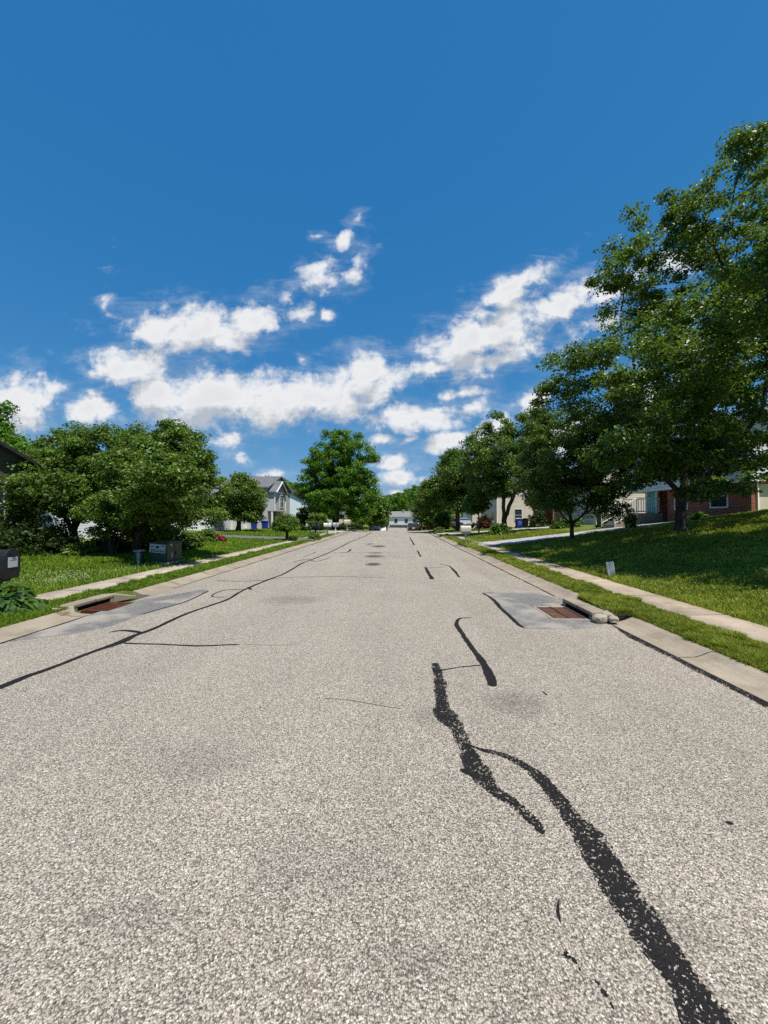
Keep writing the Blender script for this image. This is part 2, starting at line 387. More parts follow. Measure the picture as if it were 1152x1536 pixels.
# ------------------------------------------------------------------ ground, road, kerbs, walks
def sheet(name, xs, ys, zf, m, label, cat, smooth=True):
    xs = np.asarray(xs, float); ys = np.asarray(ys, float)
    XX, YY = np.meshgrid(xs, ys); ZZ = zf(XX, YY)
    nx, ny = len(xs), len(ys)
    i = np.arange(nx - 1); j = np.arange(ny - 1); J, I = np.meshgrid(j, i, indexing='ij')
    a = (J*nx + I).ravel(); Fc = np.stack([a, a + 1, a + nx + 1, a + nx], 1)
    o = npmesh(name, np.stack([XX.ravel(), YY.ravel(), ZZ.ravel()], 1), Fc, m, smooth=smooth)
    return tag(o, label, cat, kind='structure')
gx = np.unique(np.round(np.concatenate([np.linspace(-900, -60, 15), np.arange(-60, -26, 3), np.arange(-26, -6.8, .6), [-6.8, -6.4, -6.0, -5.8, -5.46, -5.40],
     [-5, -3, 0, 3, 3.56, 3.62, 3.8, 4.0, 4.22, 4.6, 5.0], np.arange(5.2, 6.6, .2), np.arange(6.6, 27, .6), np.arange(27, 60, 3), np.linspace(60, 900, 15)]), 3))
gy = np.unique(np.round(np.concatenate([[-60, -30, -15], np.arange(-8, 50, .8), np.arange(50, 120, 3), np.arange(120, 340, 8), np.linspace(340, 1500, 10)]), 3))
def ground_z(X, Y):
    z = G(X, Y)
    lump = .018*np.sin(X*2.3 + 1.3*np.sin(Y*.9))*np.sin(Y*1.7 + X*.6)
    return z + np.where((X > 5.6) | (X < -7.3), lump, 0)
sheet('ground', gx, gy, ground_z, MT['ground'], 'grassy ground under the lawns, street and houses', 'ground')

ry = np.concatenate([np.arange(-10, 36, 2.0), np.arange(36, 112, 1.5), np.arange(112, 150, 6)])
road = sheet('road', np.linspace(XL, XR, 7), ry, lambda X, Y: R(Y), MT['road'], 'pale worn asphalt street running straight over a low crest', 'road')

DRIVE_R = [(20.2, 23.0), (33.0, 36.5)]
DRIVE_L = [(24.6, 27.2), (38.0, 41.5)]
INLET_R, INLET_L = (6.3, 7.15), (6.2, 7.75)
def kerb(name, side, label):
    x0 = XR if side > 0 else XL
    prof = [(0, -.12), (0, .004), (.18, .010), (.26, .032), (.33, .064), (.39, .08), (.42, .08), (.43, -.05)]
    drives = DRIVE_R if side > 0 else DRIVE_L; inl = INLET_R if side > 0 else INLET_L
    mb = MB()
    for a, b in ((-9, inl[0]), (inl[1], 112)):
        ys = list(np.arange(a, min(b, 50), .5)) + list(np.arange(50, b, 3)) if b > 50 else list(np.arange(a, b, .5))
        ys.append(b); n = len(prof); vs = []
        for y in ys:
            low = max([float(smooth(p - .7, p, y)*(1 - smooth(q, q + .7, y))) for p, q in drives] + [0])
            wob = .006*math.sin(y*2.1) + .004*math.sin(y*5.3)
            for i, (u, z) in enumerate(prof):
                zz = z if z < 0.02 else z*(1 - .72*low)
                vs.append((x0 + side*(u + (wob if i > 2 else 0)), y, zz + float(R(y))))
        fs = [(k*n + i, k*n + i + 1, (k + 1)*n + i + 1, (k + 1)*n + i) for k in range(len(ys) - 1) for i in range(n - 1)]
        fs += [tuple(range(n)), tuple((len(ys) - 1)*n + i for i in range(n))]
        mb.add(vs, fs)
    return tag(mb.build(name, MT['concrete']), label, 'kerb', kind='structure')
kerb('kerb', 1, 'rolled concrete kerb and gutter on the side of the big pear tree')
kerb('kerb', -1, 'rolled concrete kerb and gutter on the side of the black mailbox')
wy = np.concatenate([np.arange(-9, 50, .75), np.arange(50, 100, 3)])
def walk(name, xs, m, label):
    e = .012
    def zf(X, Y): return G(X, Y) + np.where((X < xs[0] + e) | (X > xs[-1] - e), -.03, .012) + .004*np.sin(Y*1.3)
    return sheet(name, [xs[0], xs[0] + .02, (xs[0] + xs[-1])/2, xs[-1] - .02, xs[-1]], wy, zf, m, label, 'sidewalk', smooth=False)
walk('sidewalk', (4.22, 5.0), MT['walk'], 'narrow tan concrete sidewalk below the pear tree lawn')
walk('sidewalk', (-6.8, -6.0), MT['walk_l'], 'narrow pale concrete sidewalk past the green utility cabinet')

def driveway(name, y0, y1, x_from, x_to, m, label, flare=.5):
    xs = np.linspace(x_from, x_to, 26); vs = []; n = 6
    for x in xs:
        t = abs((x - x_from)/(x_to - x_from)); w = flare*math.exp(-t*18)
        for y in np.linspace(y0 - w, y1 + w, n):
            z = max(g(x, y), float(R(y)) + .045) + .022
            vs.append((x, y, z))
    fs = [(k*n + i, k*n + i + 1, (k + 1)*n + i + 1, (k + 1)*n + i) for k in range(len(xs) - 1) for i in range(n - 1)]
    mb = MB(); mb.add(vs, fs)
    return tag(mb.build(name, m), label, 'driveway', kind='structure')
driveway('driveway', 20.2, 23.0, 3.64, 15.8, MT['drive'], 'light grey driveway climbing behind the small pear tree')
driveway('driveway', 33.0, 36.5, 3.64, 14.0, MT['drive'], 'pale driveway crossing the verge beyond the beige mailbox')
driveway('driveway', 24.6, 27.2, -5.48, -17.5, MT['drive_d'], 'dark asphalt driveway beside the ball shaped tree', .2)
driveway('driveway', 38.0, 41.5, -5.48, -12.0, MT['drive'], 'pale driveway in front of the grey gabled house')

# tar seals drawn on the road (children of the road)
def strip(name, px, m, jag=.22, lift=.004, seg=.05, vis=None):
    """a poured seam: (photo x, y, width in photo px) down the line, laid flat on the road"""
    P = []; W = []
    for x, y, w in px:
        p = gp(x, y); P.append(p); W.append(max(.006, w/F*math.hypot(p.x, p.y)*.9))
    pts = [P[0]]; ws = [W[0]]
    for i in range(len(P) - 1):
        L = (P[i + 1] - P[i]).length; n = max(2, min(60, int(L/seg)))
        p0 = P[max(i - 1, 0)]; p3 = P[min(i + 2, len(P) - 1)]
        for k in range(1, n + 1):
            t = k/n
            a = P[i]; b = P[i + 1]
            q = .5*((2*a) + (b - p0)*t + (2*p0 - 5*a + 4*b - p3)*t*t + (3*a - p0 - 3*b + p3)*t**3)
            pts.append(q); ws.append(W[i]*(1 - t) + W[i + 1]*t)
    vs = []; n = len(pts); e1 = e2 = 0
    for i in range(n):
        d = (pts[min(i + 1, n - 1)] - pts[max(i - 1, 0)]); d = d.normalized() if d.length > 1e-6 else Vector((0, 1, 0)); s = Vector((-d.y, d.x, 0))
        e1 = e1*.8 + random.gauss(0, jag)*.38; e2 = e2*.8 + random.gauss(0, jag)*.38
        e1 += random.gauss(0, jag)*.16; e2 += random.gauss(0, jag)*.16
        w = ws[i]*(.35 if i in (0, n - 1) else 1)
        for q in (-.5 - .5*max(-.7, min(.7, e1)), .5 + .5*max(-.7, min(.7, e2))):
            p = pts[i] + s*w*q; vs.append((p.x, p.y, float(R(p.y)) + lift))
    mb = MB(); mb.add(vs, [(2*i, 2*i + 1, 2*i + 3, 2*i + 2) for i in range(n - 1)])
    o = mb.build(name, m, road); a = o.data.attributes.new('edge', 'FLOAT', 'POINT'); a.data.foreach_set('value', np.tile(np.array([-1, 1], np.float32), n)); return o
T1, T2 = MT['tar'], MT['tar_solid']
strip('tar_seal', [(704, 1118, 3), (722, 1125, 8), (760, 1135, 14), (798, 1157, 22), (830, 1190, 24), (858, 1228, 30), (884, 1254, 46), (905, 1290, 48), (935, 1345, 50), (975, 1405, 54), (1018, 1465, 58), (1062, 1530, 66), (1095, 1580, 70)], T1, .16, seg=.02)
strip('tar_seal', [(653, 995, 12), (659, 1022, 17), (664, 1052, 26), (668, 1070, 34), (684, 1092, 24), (700, 1125, 26), (718, 1157, 38), (738, 1183, 26), (770, 1205, 20), (798, 1230, 19), (815, 1252, 10)], T1, .2, .0046, seg=.02)
strip('tar_seal', [(690, 1155, 8), (704, 1159, 13), (720, 1166, 16)], T2, .15, .0052, seg=.02)
strip('tar_seal', [(708, 927, 2), (690, 928, 4), (685, 937, 7), (695, 953, 8), (708, 972, 9), (722, 990, 12), (734, 1012, 15), (740, 1030, 11)], T2, .2, seg=.03)
strip('tar_seal', [(660, 1006, 4), (690, 1001, 3), (722, 998, 3)], T2, .3, seg=.03)
strip('tar_seal', [(668, 1080, 1.5), (690, 1096, 1.5), (706, 1104, 1.5)], T2, .3, seg=.03)
strip('tar_seal', [(638, 851, 4), (648, 869, 7)], T2, .2, .0046)
strip('tar_seal', [(640, 852, 1.2), (668, 850.5, 1.2)], T2, .2)
strip('tar_seal', [(660, 846, 1.6), (674, 849.5, 3.2), (682, 857, 4.5), (689, 866, 3)], T2, .2, .0046)
strip('tar_seal', [(614.5, 806, 1.5), (621.5, 817.5, 2.8)], T2, .2)
strip('tar_seal', [(626, 826, 2.4), (631, 835, 3.5)], T2, .2)
strip('tar_seal', [(520, 828.5, 1.5), (560, 829, 1), (626, 830, 1)], T2, .2)
strip('tar_seal', [(-40, 1046, 13), (0, 1031, 12), (40, 1015, 10), (83, 1000, 9), (139, 978, 8), (180, 964, 13), (203, 953, 9), (215, 949, 8), (236, 940.6, 7), (278, 921.5, 6.5), (318, 907.6, 6), (342, 899, 5.5), (365, 885.5, 5), (399, 871, 4.4), (427.5, 860, 4), (453.5, 844.8, 3.4), (471.5, 838, 3), (498.6, 826.7, 2.6), (525.7, 813, 2.2), (548, 804, 1.8), (557, 798.5, 1.4)], T2, .16, seg=.05)
strip('tar_seal', [(163, 949, 3), (180, 946, 5), (196, 946.6, 6), (214, 949.5, 6)], T2, .15, .0046)
strip('tar_seal', [(186, 965, 5), (215, 966, 4), (243, 966.7, 4), (298.6, 969, 5), (340, 967.6, 4), (359, 967, 3)], T2, .18, .0046)
strip('tar_seal', [(366, 884, 3), (341, 885, 2.2), (325, 889, 2.2), (318, 894.5, 2.4), (330, 896, 2), (341, 895, 2)], T2, .2, .0046)
strip('tar_seal', [(376, 884.5, 6), (372, 880.5, 3)], T2, .2, .0052)
strip('tar_seal', [(325, 871, 1.6), (360, 872, 1.6), (398, 870.5, 2)], T2, .2, .0046)
strip('tar_seal', [(400, 870, 1.5), (430, 866.5, 1.6), (500, 865, 1.6), (578, 866.5, 1)], T2, .25)
strip('tar_seal', [(440, 843, 2), (460, 839, 2), (475, 842, 2), (496, 836, 1.6)], T2, .3, .0046)
strip('tar_seal', [(455, 835, 1.6), (466, 831.5, 2), (474, 828, 1.6)], T2, .3, .0046)
strip('tar_seal', [(500, 829, 1.2), (520, 828.5, 4), (526, 824, 2.2)], T2, .3, .0046)
strip('road_crack', [(484, 1048, .5), (520, 1050, .6), (560, 1057, .5), (604, 1064, .4)], MT['crack'], .4)
strip('road_crack', [(366, 967, .6), (420, 968, .6), (452, 966, .4)], MT['crack'], .4)
strip('tar_seal', [(813, 1037, 2), (821, 1043, 5)], T2, .3); strip('tar_seal', [(838, 1350, 3), (837, 1368, 4), (841, 1385, 2)], T2, .4, seg=.02)
for bits in ([(838, 1428, 6), (846, 1432, 9), (853, 1430, 4)], [(848, 1437, 5), (858, 1440, 7), (866, 1447, 2)], [(868, 1452, 2), (872, 1458, 3)], [(891, 1470, 3), (897, 1476, 6), (901, 1478, 3)], [(902, 1484, 4), (908, 1491, 8), (913, 1495, 3)], [(915, 1503, 2), (919, 1511, 4), (921, 1515, 2)], [(797, 1405, 2), (800, 1409, 4)]):
    strip('tar_seal', [(x, y, w*.7) for x, y, w in bits], T1, .9, seg=.006)
strip('tar_seal', [(1088, 1233, 4), (1100, 1236, 7)], T2, .4, seg=.02)
# dark seams along both gutters
def edge_seam(x0, side, ys, ws, off=.0):
    vs = []; n = 0; e = 0
    Y = np.concatenate([np.arange(ys[0], min(ys[1], 16), .1), np.arange(max(16, ys[0]), ys[1], .5)])
    for y in Y:
        e = e*.7 + random.gauss(0, .12)
        w = float(np.interp(y, *ws))*(1 + e)
        for q in (.004, -w): vs.append((x0 + side*(q), y, float(R(y)) + .0046)); n += 1
    mb = MB(); mb.add(vs, [(2*i, 2*i + 1, 2*i + 3, 2*i + 2) for i in range(n//2 - 1)]); o = mb.build('tar_seal', T1, road); a = o.data.attributes.new('edge', 'FLOAT', 'POINT'); a.data.foreach_set('value', np.tile(np.array([0, .9], np.float32), n//2)); return o
edge_seam(XR - .004, 1, (1.5, 5.9), ([1.5, 3.6, 5.2, 5.9], [.10, .085, .09, .03]))
edge_seam(XR - .004, 1, (7.9, 60), ([7.9, 10, 14, 30, 60], [.03, .045, .05, .09, .12]))
edge_seam(XL + .004, -1, (2.5, 6.15), ([2.5, 5.5, 6.1], [.05, .05, .02]))
edge_seam(XL + .004, -1, (8.5, 60), ([8.5, 12, 20, 60], [.02, .04, .07, .12]))
def patch(px, lift=.0042):
    b = [gp(x, y) for x, y in px]; vs = []
    for i, p in enumerate(b):
        q = b[(i + 1) % len(b)]
        n = max(2, int((q - p).length/.12))
        for k in range(n):
            r = p.lerp(q, k/n); vs.append((min(XR - .006, max(XL + .006, r.x + random.gauss(0, .01))), r.y + random.gauss(0, .01), lift))
    mb = MB(); mb.add(vs, [tuple(range(len(vs)))])
    return mb.build('asphalt_patch', MT['patch'], road)
patch([(724, 889), (775, 886), (800, 889), (845, 900), (905, 938), (860, 944), (785, 943), (768, 930), (748, 910)], .0026)
patch([(190, 904), (305, 884), (313, 886), (278, 904), (215, 921), (167, 939), (115, 950), (20, 962), (-30, 968), (-30, 950), (75, 934), (110, 926)], .0026)
strip('tar_seal', [(724, 890, 4), (738, 898, 6), (750, 911, 6), (766, 925, 6), (779, 938, 6), (786, 942, 3)], T2, .25)
strip('tar_seal', [(212, 922, 3), (250, 911, 3), (280, 902, 3.5), (312, 887, 3)], T2, .25, .0046)
# oil stains: soft-edged
def stain_material():
    m, t = mat("oil_stain")
    a = N(t, 'ShaderNodeAttribute', attribute_name='soft').outputs['Fac']
    n1 = noise(t, objc(t), 6, 4)
    f = mth(t, 'MULTIPLY', mth(t, 'MULTIPLY', a, mth(t, 'MULTIPLY_ADD', n1, 1.4, .1)), .85, clamp=True)
    p = N(t, 'ShaderNodeBsdfPrincipled', {'Base Color': (.035, .032, .03, 1), 'Roughness': .6})
    mx = N(t, 'ShaderNodeMixShader', {0: f, 1: N(t, 'ShaderNodeBsdfTransparent'), 2: p})
    N(t, 'ShaderNodeOutputMaterial', {0: mx}); return m
MT['stain'] = stain_material()
def stain(px, py, w, h, k=1.0):
    c = gp(px, py); rx = w/2/F*c.y; ry_ = abs(gp(px, py - h/2).y - gp(px, py + h/2).y)/2
    n = 28; me = bpy.data.meshes.new('oil_stain')
    vs = [(c.x, c.y, .0056)]; al = [k]
    for rr, aa in ((.5, .75*k), (1, 0)):
        vs += [(c.x + rx*rr*math.cos(2*PI*i/n), c.y + ry_*rr*math.sin(2*PI*i/n), .0056) for i in range(n)]; al += [aa]*n
    fs = [(0, 1 + i, 1 + (i + 1) % n) for i in range(n)] + [(1 + i, n + 1 + i, n + 1 + (i + 1) % n, 1 + (i + 1) % n) for i in range(n)]
    me.from_pydata(vs, [], fs); a = me.attributes.new('soft', 'FLOAT', 'POINT'); a.data.foreach_set('value', np.array(al, np.float32))
    me.materials.append(MT['stain']); o = bpy.data.objects.new('oil_stain', me); COL.objects.link(o); o.parent = road
for q in ((560, 846.5, 28, 6, 1), (561, 834.5, 34, 5, .9), (568, 819.5, 26, 4, .9), (563, 829.5, 26, 3, .7), (555, 816, 14, 4, .5), (775, 1055, 110, 46, .28), (640, 1075, 70, 40, .15),
          (300, 1140, 200, 70, .14), (470, 1300, 300, 110, .12), (200, 1380, 220, 90, .14), (620, 1440, 200, 90, .14), (440, 900, 120, 16, .2), (1000, 1400, 160, 90, .12)): stain(*q)

# ------------------------------------------------------------------ storm drains
def storm_drain(side, x_in, y0, y1, hood_x0, hood_x1, label, frame_on):
    """grate lies in the gutter, hood stone behind it with a dark mouth"""
    c = Vector((x_in, (y0 + y1)/2, 0)); r = empty('storm_drain', c, label, 'storm drain')
    x_out = hood_x0
    lo, hi = sorted((x_in, x_out))
    mb = MB(); w = .05
    z = .007
    for (cx, cy, dx, dy) in (((lo + hi)/2, y0 + w/2, hi - lo, w), ((lo + hi)/2, y1 - w/2, hi - lo, w), (lo + w/2, (y0 + y1)/2, w, y1 - y0 - 2*w), (hi - w/2, (y0 + y1)/2, w, y1 - y0 - 2*w)):
        mb.box((cx, cy, z - .02), (dx, dy, .05))
    o = mb.build('frame', MT['stone'] if frame_on else MT['rust'], None, bevel=.004, loc=c); o.parent = r; o.location = (0, 0, 0)
    mb = MB(); n = 9
    for i in range(n):
        yy = y0 + w + (y1 - y0 - 2*w)*(i + .5)/n
        mb.box(((lo + hi)/2, yy, z - .012), (hi - lo - 2*w, (y1 - y0 - 2*w)/n*.5, .03))
    for f in (.0, .5, 1.0):
        mb.box((lo + w + (hi - lo - 2*w)*f, (y0 + y1)/2, z - .008), (.03, y1 - y0 - 2*w, .034))
    o = mb.build('grate', MT['rust'], None, loc=c); o.parent = r; o.location = (0, 0, 0)
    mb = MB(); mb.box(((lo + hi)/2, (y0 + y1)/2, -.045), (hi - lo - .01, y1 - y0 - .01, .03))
    o = mb.build('shaft_shade', MT['drain_black'], None, loc=c); o.parent = r; o.location = (0, 0, 0)  # black slab just below the bars, painted shade of the pit
    # hood: slab on two cheeks, dark throat behind
    a, b = sorted((hood_x0, hood_x1)); ya, yb = y0 - .03, y1 + .03
    near = .0 if side > 0 else .11
    mb = MB(); mb.box(((a + b)/2, (ya - near + yb + .11)/2, .102), (b - a, yb - ya + .11 + near, .062))
    for yy in ((ya + .05, yb + .06) if side > 0 else (ya - .06, yb + .06)): mb.box(((a + b)/2, yy, .02), (b - a - .01, .09, .10))
    o = mb.build('hood', MT['concrete'], None, bevel=.015, loc=c); o.parent = r; o.location = (0, 0, 0)
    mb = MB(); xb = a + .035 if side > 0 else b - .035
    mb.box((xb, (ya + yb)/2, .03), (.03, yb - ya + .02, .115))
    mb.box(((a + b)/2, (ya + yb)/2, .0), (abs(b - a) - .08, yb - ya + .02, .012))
    o = mb.build('throat_shade', MT['drain_black'], None, loc=c); o.parent = r; o.location = (0, 0, 0)  # black panels close behind the face, painted shade of the mouth
    # sloping wing of the kerb on both ends
    for y_a, y_b in ((ya - .11, ya - .26), (yb + .11, yb + .5))[1 if side > 0 else 0:]:
        mb = MB(); f = .22
        xf, xr = (a, b) if side > 0 else (b, a); xm = XR + .2 if side > 0 else XL - .2
        mb.add([(xf, y_a, .128), (xr, y_a, .13), (xr, y_b, .075), (xm, y_b, .02), (xf, y_a, -.03), (xr, y_a, -.03), (xr, y_b, -.03), (xm, y_b, -.03)],
               [(0, 1, 2, 3), (4, 7, 6, 5), (0, 4, 5, 1), (1, 5, 6, 2), (2, 6, 7, 3), (3, 7, 4, 0)])
        o = mb.build('kerb_wing', MT['concrete'], None, bevel=.01, loc=c); o.parent = r; o.location = (0, 0, 0)
    return r
storm_drain(1, 2.42, 6.1, 6.98, 3.0, 3.6, 'rusty storm drain grate with a broken concrete hood below the pear tree lawn', True)
storm_drain(-1, -4.93, 6.4, 7.05, -5.41, -5.66, 'rusty storm drain grate under a concrete hood near the hostas', False)
def rock(name, c, d, rz, label, cat, m=None, group=None, seed=0):
    q = random.Random(seed); bm = bmesh.new(); bmesh.ops.create_icosphere(bm, subdivisions=2, radius=.5)
    for v in bm.verts:
        k = max(abs(v.co.x), abs(v.co.y), abs(v.co.z)); v.co *= (.38/k)**.55*(1 + q.uniform(-.12, .12))
        v.co = Vector((v.co.x*d[0], v.co.y*d[1], v.co.z*d[2]))
    me = bpy.data.meshes.new(name); bm.to_mesh(me); bm.free(); me.materials.append(m or MT['stone'])
    o = bpy.data.objects.new(name, me); COL.objects.link(o); o.location = c; o.rotation_euler = (q.uniform(-.15, .15), q.uniform(-.15, .15), rz)
    return tag(o, label, cat, group)
rock('concrete_chunk', (3.08, 5.97, .065), (.26, .2, .15), .35, 'large squared lump of broken concrete at the near end of the drain hood', 'broken concrete', seed=3)
rock('concrete_chunk', (3.24, 5.9, .07), (.17, .15, .11), 1.2, 'smaller lump of broken concrete beside the squared one at the drain', 'broken concrete', seed=5)
rock('concrete_chunk', (3.27, 6.06, .12), (.3, .2, .08), .7, 'flat slab of broken concrete between the drain hood and the grass', 'broken concrete', seed=8)
p = gp(84, 924); rock('concrete_chunk', (p.x, p.y, .07), (.12, .2, .14), -.5, 'upright lump of broken concrete between the hostas and the drain', 'broken concrete', seed=11)
p = gp(95, 925); rock('dirt_pile', (p.x - .05, p.y, .02), (.26, .34, .12), .2, 'small heap of brown dirt and mulch beside the drain near the hostas', 'dirt', MT['dirt'], seed=13)

# ------------------------------------------------------------------ vegetation
def leaves(C, Nm, A, L, W, fold=.18):
    """rhombic leaves with a fold: (N,3) centres, normals, long axes, lengths, widths -> verts, tris"""
    n = len(C); A = unit(A - Nm*np.sum(A*Nm, 1, keepdims=True)); B = np.cross(Nm, A)
    L = L[:, None]; W = W[:, None]
    V = np.empty((n, 4, 3)); V[:, 0] = C - A*L*.5; V[:, 1] = C - A*L*.06 + B*W*.5 + Nm*W*fold; V[:, 2] = C + A*L*.5 - Nm*L*.12; V[:, 3] = C - A*L*.06 - B*W*.5 + Nm*W*fold
    i = np.arange(n)[:, None]*4
    Fc = np.concatenate([i + [[0, 2, 1]], i + [[0, 3, 2]]], 1).reshape(-1, 3)
    return V.reshape(-1, 3), Fc
def leaf_cloud(Cc, size, per, L, out_from=None, flat=.62, upb=.9, droop=.35):
    n = len(Cc)*per
    C0 = np.repeat(Cc, per, 0); s = np.repeat(size, per)[:, None]
    d = rs.normal(size=(n, 3)); d = unit(d)*(rs.uniform(0, 1, (n, 1))**.55)
    d[:, 2] *= flat
    C = C0 + d*s
    Nm = rs.normal(size=(n, 3))*.75; Nm[:, 2] += upb; Nm += d*.7; Nm = unit(Nm)
    A = rs.normal(size=(n, 3)) + d*1.2; A[:, 2] -= droop
    Ln = L*rs.uniform(.65, 1.25, n)
    V, Fc = leaves(C, Nm, A, Ln, Ln*rs.uniform(.55, .75, n))
    cv = np.repeat(np.clip(rs.normal(.42, .2, len(Cc)), 0, 1), per)
    var = np.repeat(np.clip(cv*.55 + rs.beta(1.2, 2.0, n)*.75 - .05, 0, 1), 2)
    return V, Fc, var

def tree(name, base, lobes, leaders, nclust, per, L, trunk_r, leaf, bark, label, cat='tree', group=None, csize=.55, sides=7, min_gap=.55, flat=.62, tip=.006, seed=1, flare=1.0):
    global rs
    rs = np.random.RandomState(seed)
    base = Vector(base); root = empty(name, base, label, cat, group)
    lobes = np.array(lobes, float)
    vol = lobes[:, 3]*lobes[:, 4]*lobes[:, 5]; pr = vol**.8; pr /= pr.sum()
    pts = []; tries = 0
    while len(pts) < nclust and tries < nclust*30:
        tries += 1
        k = rs.choice(len(lobes), p=pr); d = rs.normal(size=3); d /= np.linalg.norm(d); d *= rs.uniform()**(1/3.6)
        p = lobes[k, :3] + d*lobes[k, 3:]
        if pts and np.min(np.linalg.norm(np.array(pts) - p, axis=1)) < min_gap*(.7 if tries < nclust*12 else .4): continue
        pts.append(p)
    Cc = np.array(pts)
    # skeleton
    pos = []; par = []
    def addn(p, q): pos.append(np.array(p, float)); par.append(q); return len(pos) - 1
    for li, ld in enumerate(leaders):
        if li == 0: prev = addn(ld[0], -1)
        else:
            d = np.linalg.norm(np.array(pos) - np.array(ld[0]), axis=1); prev = int(np.argmin(d))
        for a, b in zip(ld[:-1], ld[1:]):
            a = np.array(a, float); b = np.array(b, float); n = max(2, int(np.linalg.norm(b - a)/.5))
            for k in range(1, n + 1):
                j = rs.normal(size=3)*.03*(1 if k < n else .3)
                prev = addn(a + (b - a)*k/n + j, prev)
    zmin = pos[0][2] + (leaders[0][-1][2] - pos[0][2])*.16
    order = np.argsort(np.linalg.norm(Cc - np.array(pos).mean(0), axis=1))
    ok = [p[2] > zmin for p in pos]
    tips = []
    for ci in order:
        c = Cc[ci]; P = np.array(pos)
        d = np.linalg.norm(P - c, axis=1) + .7*np.maximum(0, P[:, 2] - c[2] + .1) + np.where(ok, 0, 50)
        a = int(np.argmin(d)); pa = P[a]; ln = np.linalg.norm(c - pa); n = max(2, int(ln/.45)); prev = a
        for k in range(1, n + 1):
            t = k/n; q = pa + (c - pa)*t; q[2] += math.sin(PI*t)*.07*ln
            if k < n: q = q + rs.normal(size=3)*.05*ln
            prev = addn(q, prev); ok.append(True)
        tips.append(prev)
    n = len(pos); P = np.array(pos); wgt = np.zeros(n)
    for i in tips: wgt[i] += 1
    for i in range(n - 1, 0, -1):
        if wgt[i] == 0: wgt[i] = .5
        wgt[par[i]] += wgt[i]
    rad = np.maximum(tip, trunk_r*(wgt/wgt[0])**.48)
    ch = [[] for _ in range(n)]
    for i in range(1, n): ch[par[i]].append(i)
    mb = MB(); stack = [(0, None)]
    rb = np.array(base)
    while stack:
        s, frm = stack.pop(); chain = ([frm] if frm is not None else []) + [s]
        while ch[chain[-1]]:
            cs = sorted(ch[chain[-1]], key=lambda i: -wgt[i])
            for c in cs[1:]: stack.append((c, chain[-1]))
            chain.append(cs[0])
        if len(chain) < 2: continue
        rr = [rad[i] for i in chain]
        if frm is not None: rr[0] = min(rad[frm], rad[chain[1]]*1.25)
        pts_ = [P[i] - rb for i in chain]
        if frm is None and flare > 0:
            rr[0] *= 1 + .45*flare; pts_.insert(0, pts_[0] - np.array([0, 0, .25])); rr.insert(0, rr[0]*1.15)
        mb.tube(pts_, rr, sides if rr[0] > trunk_r*.3 else 5, cap=False)
    o = mb.build('trunk', bark, root, smooth=True)
    V, Fc, var = leaf_cloud(Cc - rb, np.full(len(Cc), csize)*rs.uniform(.65, 1.35, len(Cc)), per, L, flat=flat)
    npmesh('crown', V, Fc, leaf, var, root)
    return root
def lobe_px(Y, x, y, rx, ry, dy=0.0, depth=None):
    c = at(x, y, Y + dy); k = (Y + dy)/F
    return (c.x, c.y, c.z, rx*k, (depth if depth is not None else rx*k), ry*k)
def path_px(Y, pts): return [tuple(at(p[0], p[1], Y + (p[2] if len(p) > 2 else 0))) for p in pts]
def planted(px, Y, x=None):
    X = at(px, 780, Y).x; return Vector((X, Y, g(X, Y)))

# the big pear tree
Y = 14.0; b = planted(1023, Y)
tree('pear_tree', b, [lobe_px(Y, *a) for a in (
    (1118, 250, 38, 55, .3), (1065, 320, 60, 62, -.6), (985, 350, 46, 50, .5), (925, 400, 40, 38, -.3), (955, 455, 62, 42, .6), (1095, 420, 75, 80, 1.2), (1172, 390, 48, 80, -.8), (1116, 212, 20, 26, .2), (1062, 300, 26, 26, -.3),
    (1010, 470, 40, 34, -1.2), (915, 535, 56, 38, -.8), (845, 555, 50, 34, .2), (1000, 560, 85, 66, -1.6), (1100, 560, 90, 80, -.6), (1190, 500, 80, 130, .5), (845, 605, 48, 34, .5),
    (935, 625, 70, 46, 1.5), (1040, 665, 100, 46, -2.0), (1130, 660, 85, 48, .9), (1195, 670, 70, 50, -1), (940, 685, 60, 34, -1.3), (1075, 735, 42, 14, -2.4), (1000, 640, 90, 60, 2.2), (1090, 520, 90, 90, 2.6), (1010, 560, 90, 55, -3.4), (1080, 470, 80, 60, -3.0), (960, 640, 60, 36, -3.2), (955, 718, 48, 16, -1.2), (1000, 705, 40, 16, .8), (1062, 706, 44, 16, 1.4), (905, 742, 30, 16, .4), (1105, 718, 30, 12, -1.8), (945, 765, 12, 20, -1.4))],
    [[(b.x, b.y, b.z)] + path_px(Y, [(1024, 745), (1032, 640, .2), (1058, 500, .3), (1088, 370, .2), (1112, 235, .2)]),
     path_px(Y, [(1025, 742), (1052, 720, -.3), (1090, 692, -.7), (1140, 620, -.9), (1180, 480, -.5), (1175, 300, -.6)]),
     path_px(Y, [(1024, 745), (1003, 722, .2), (968, 660, .5), (950, 540, .2), (975, 420, .3), (985, 340, .4)]),
     path_px(Y, [(1030, 650, .2), (1085, 560, 1.2), (1110, 420, 1.4)]), path_px(Y, [(968, 660, .5), (900, 600, .3), (850, 560, .2)])],
    800, 185, .118, .155, MT['pear'], MT['bark'], 'tall spreading pear tree on the sloping lawn in front of the brick house', csize=.46, sides=10, min_gap=.36, flat=.55, tip=.008, seed=4)
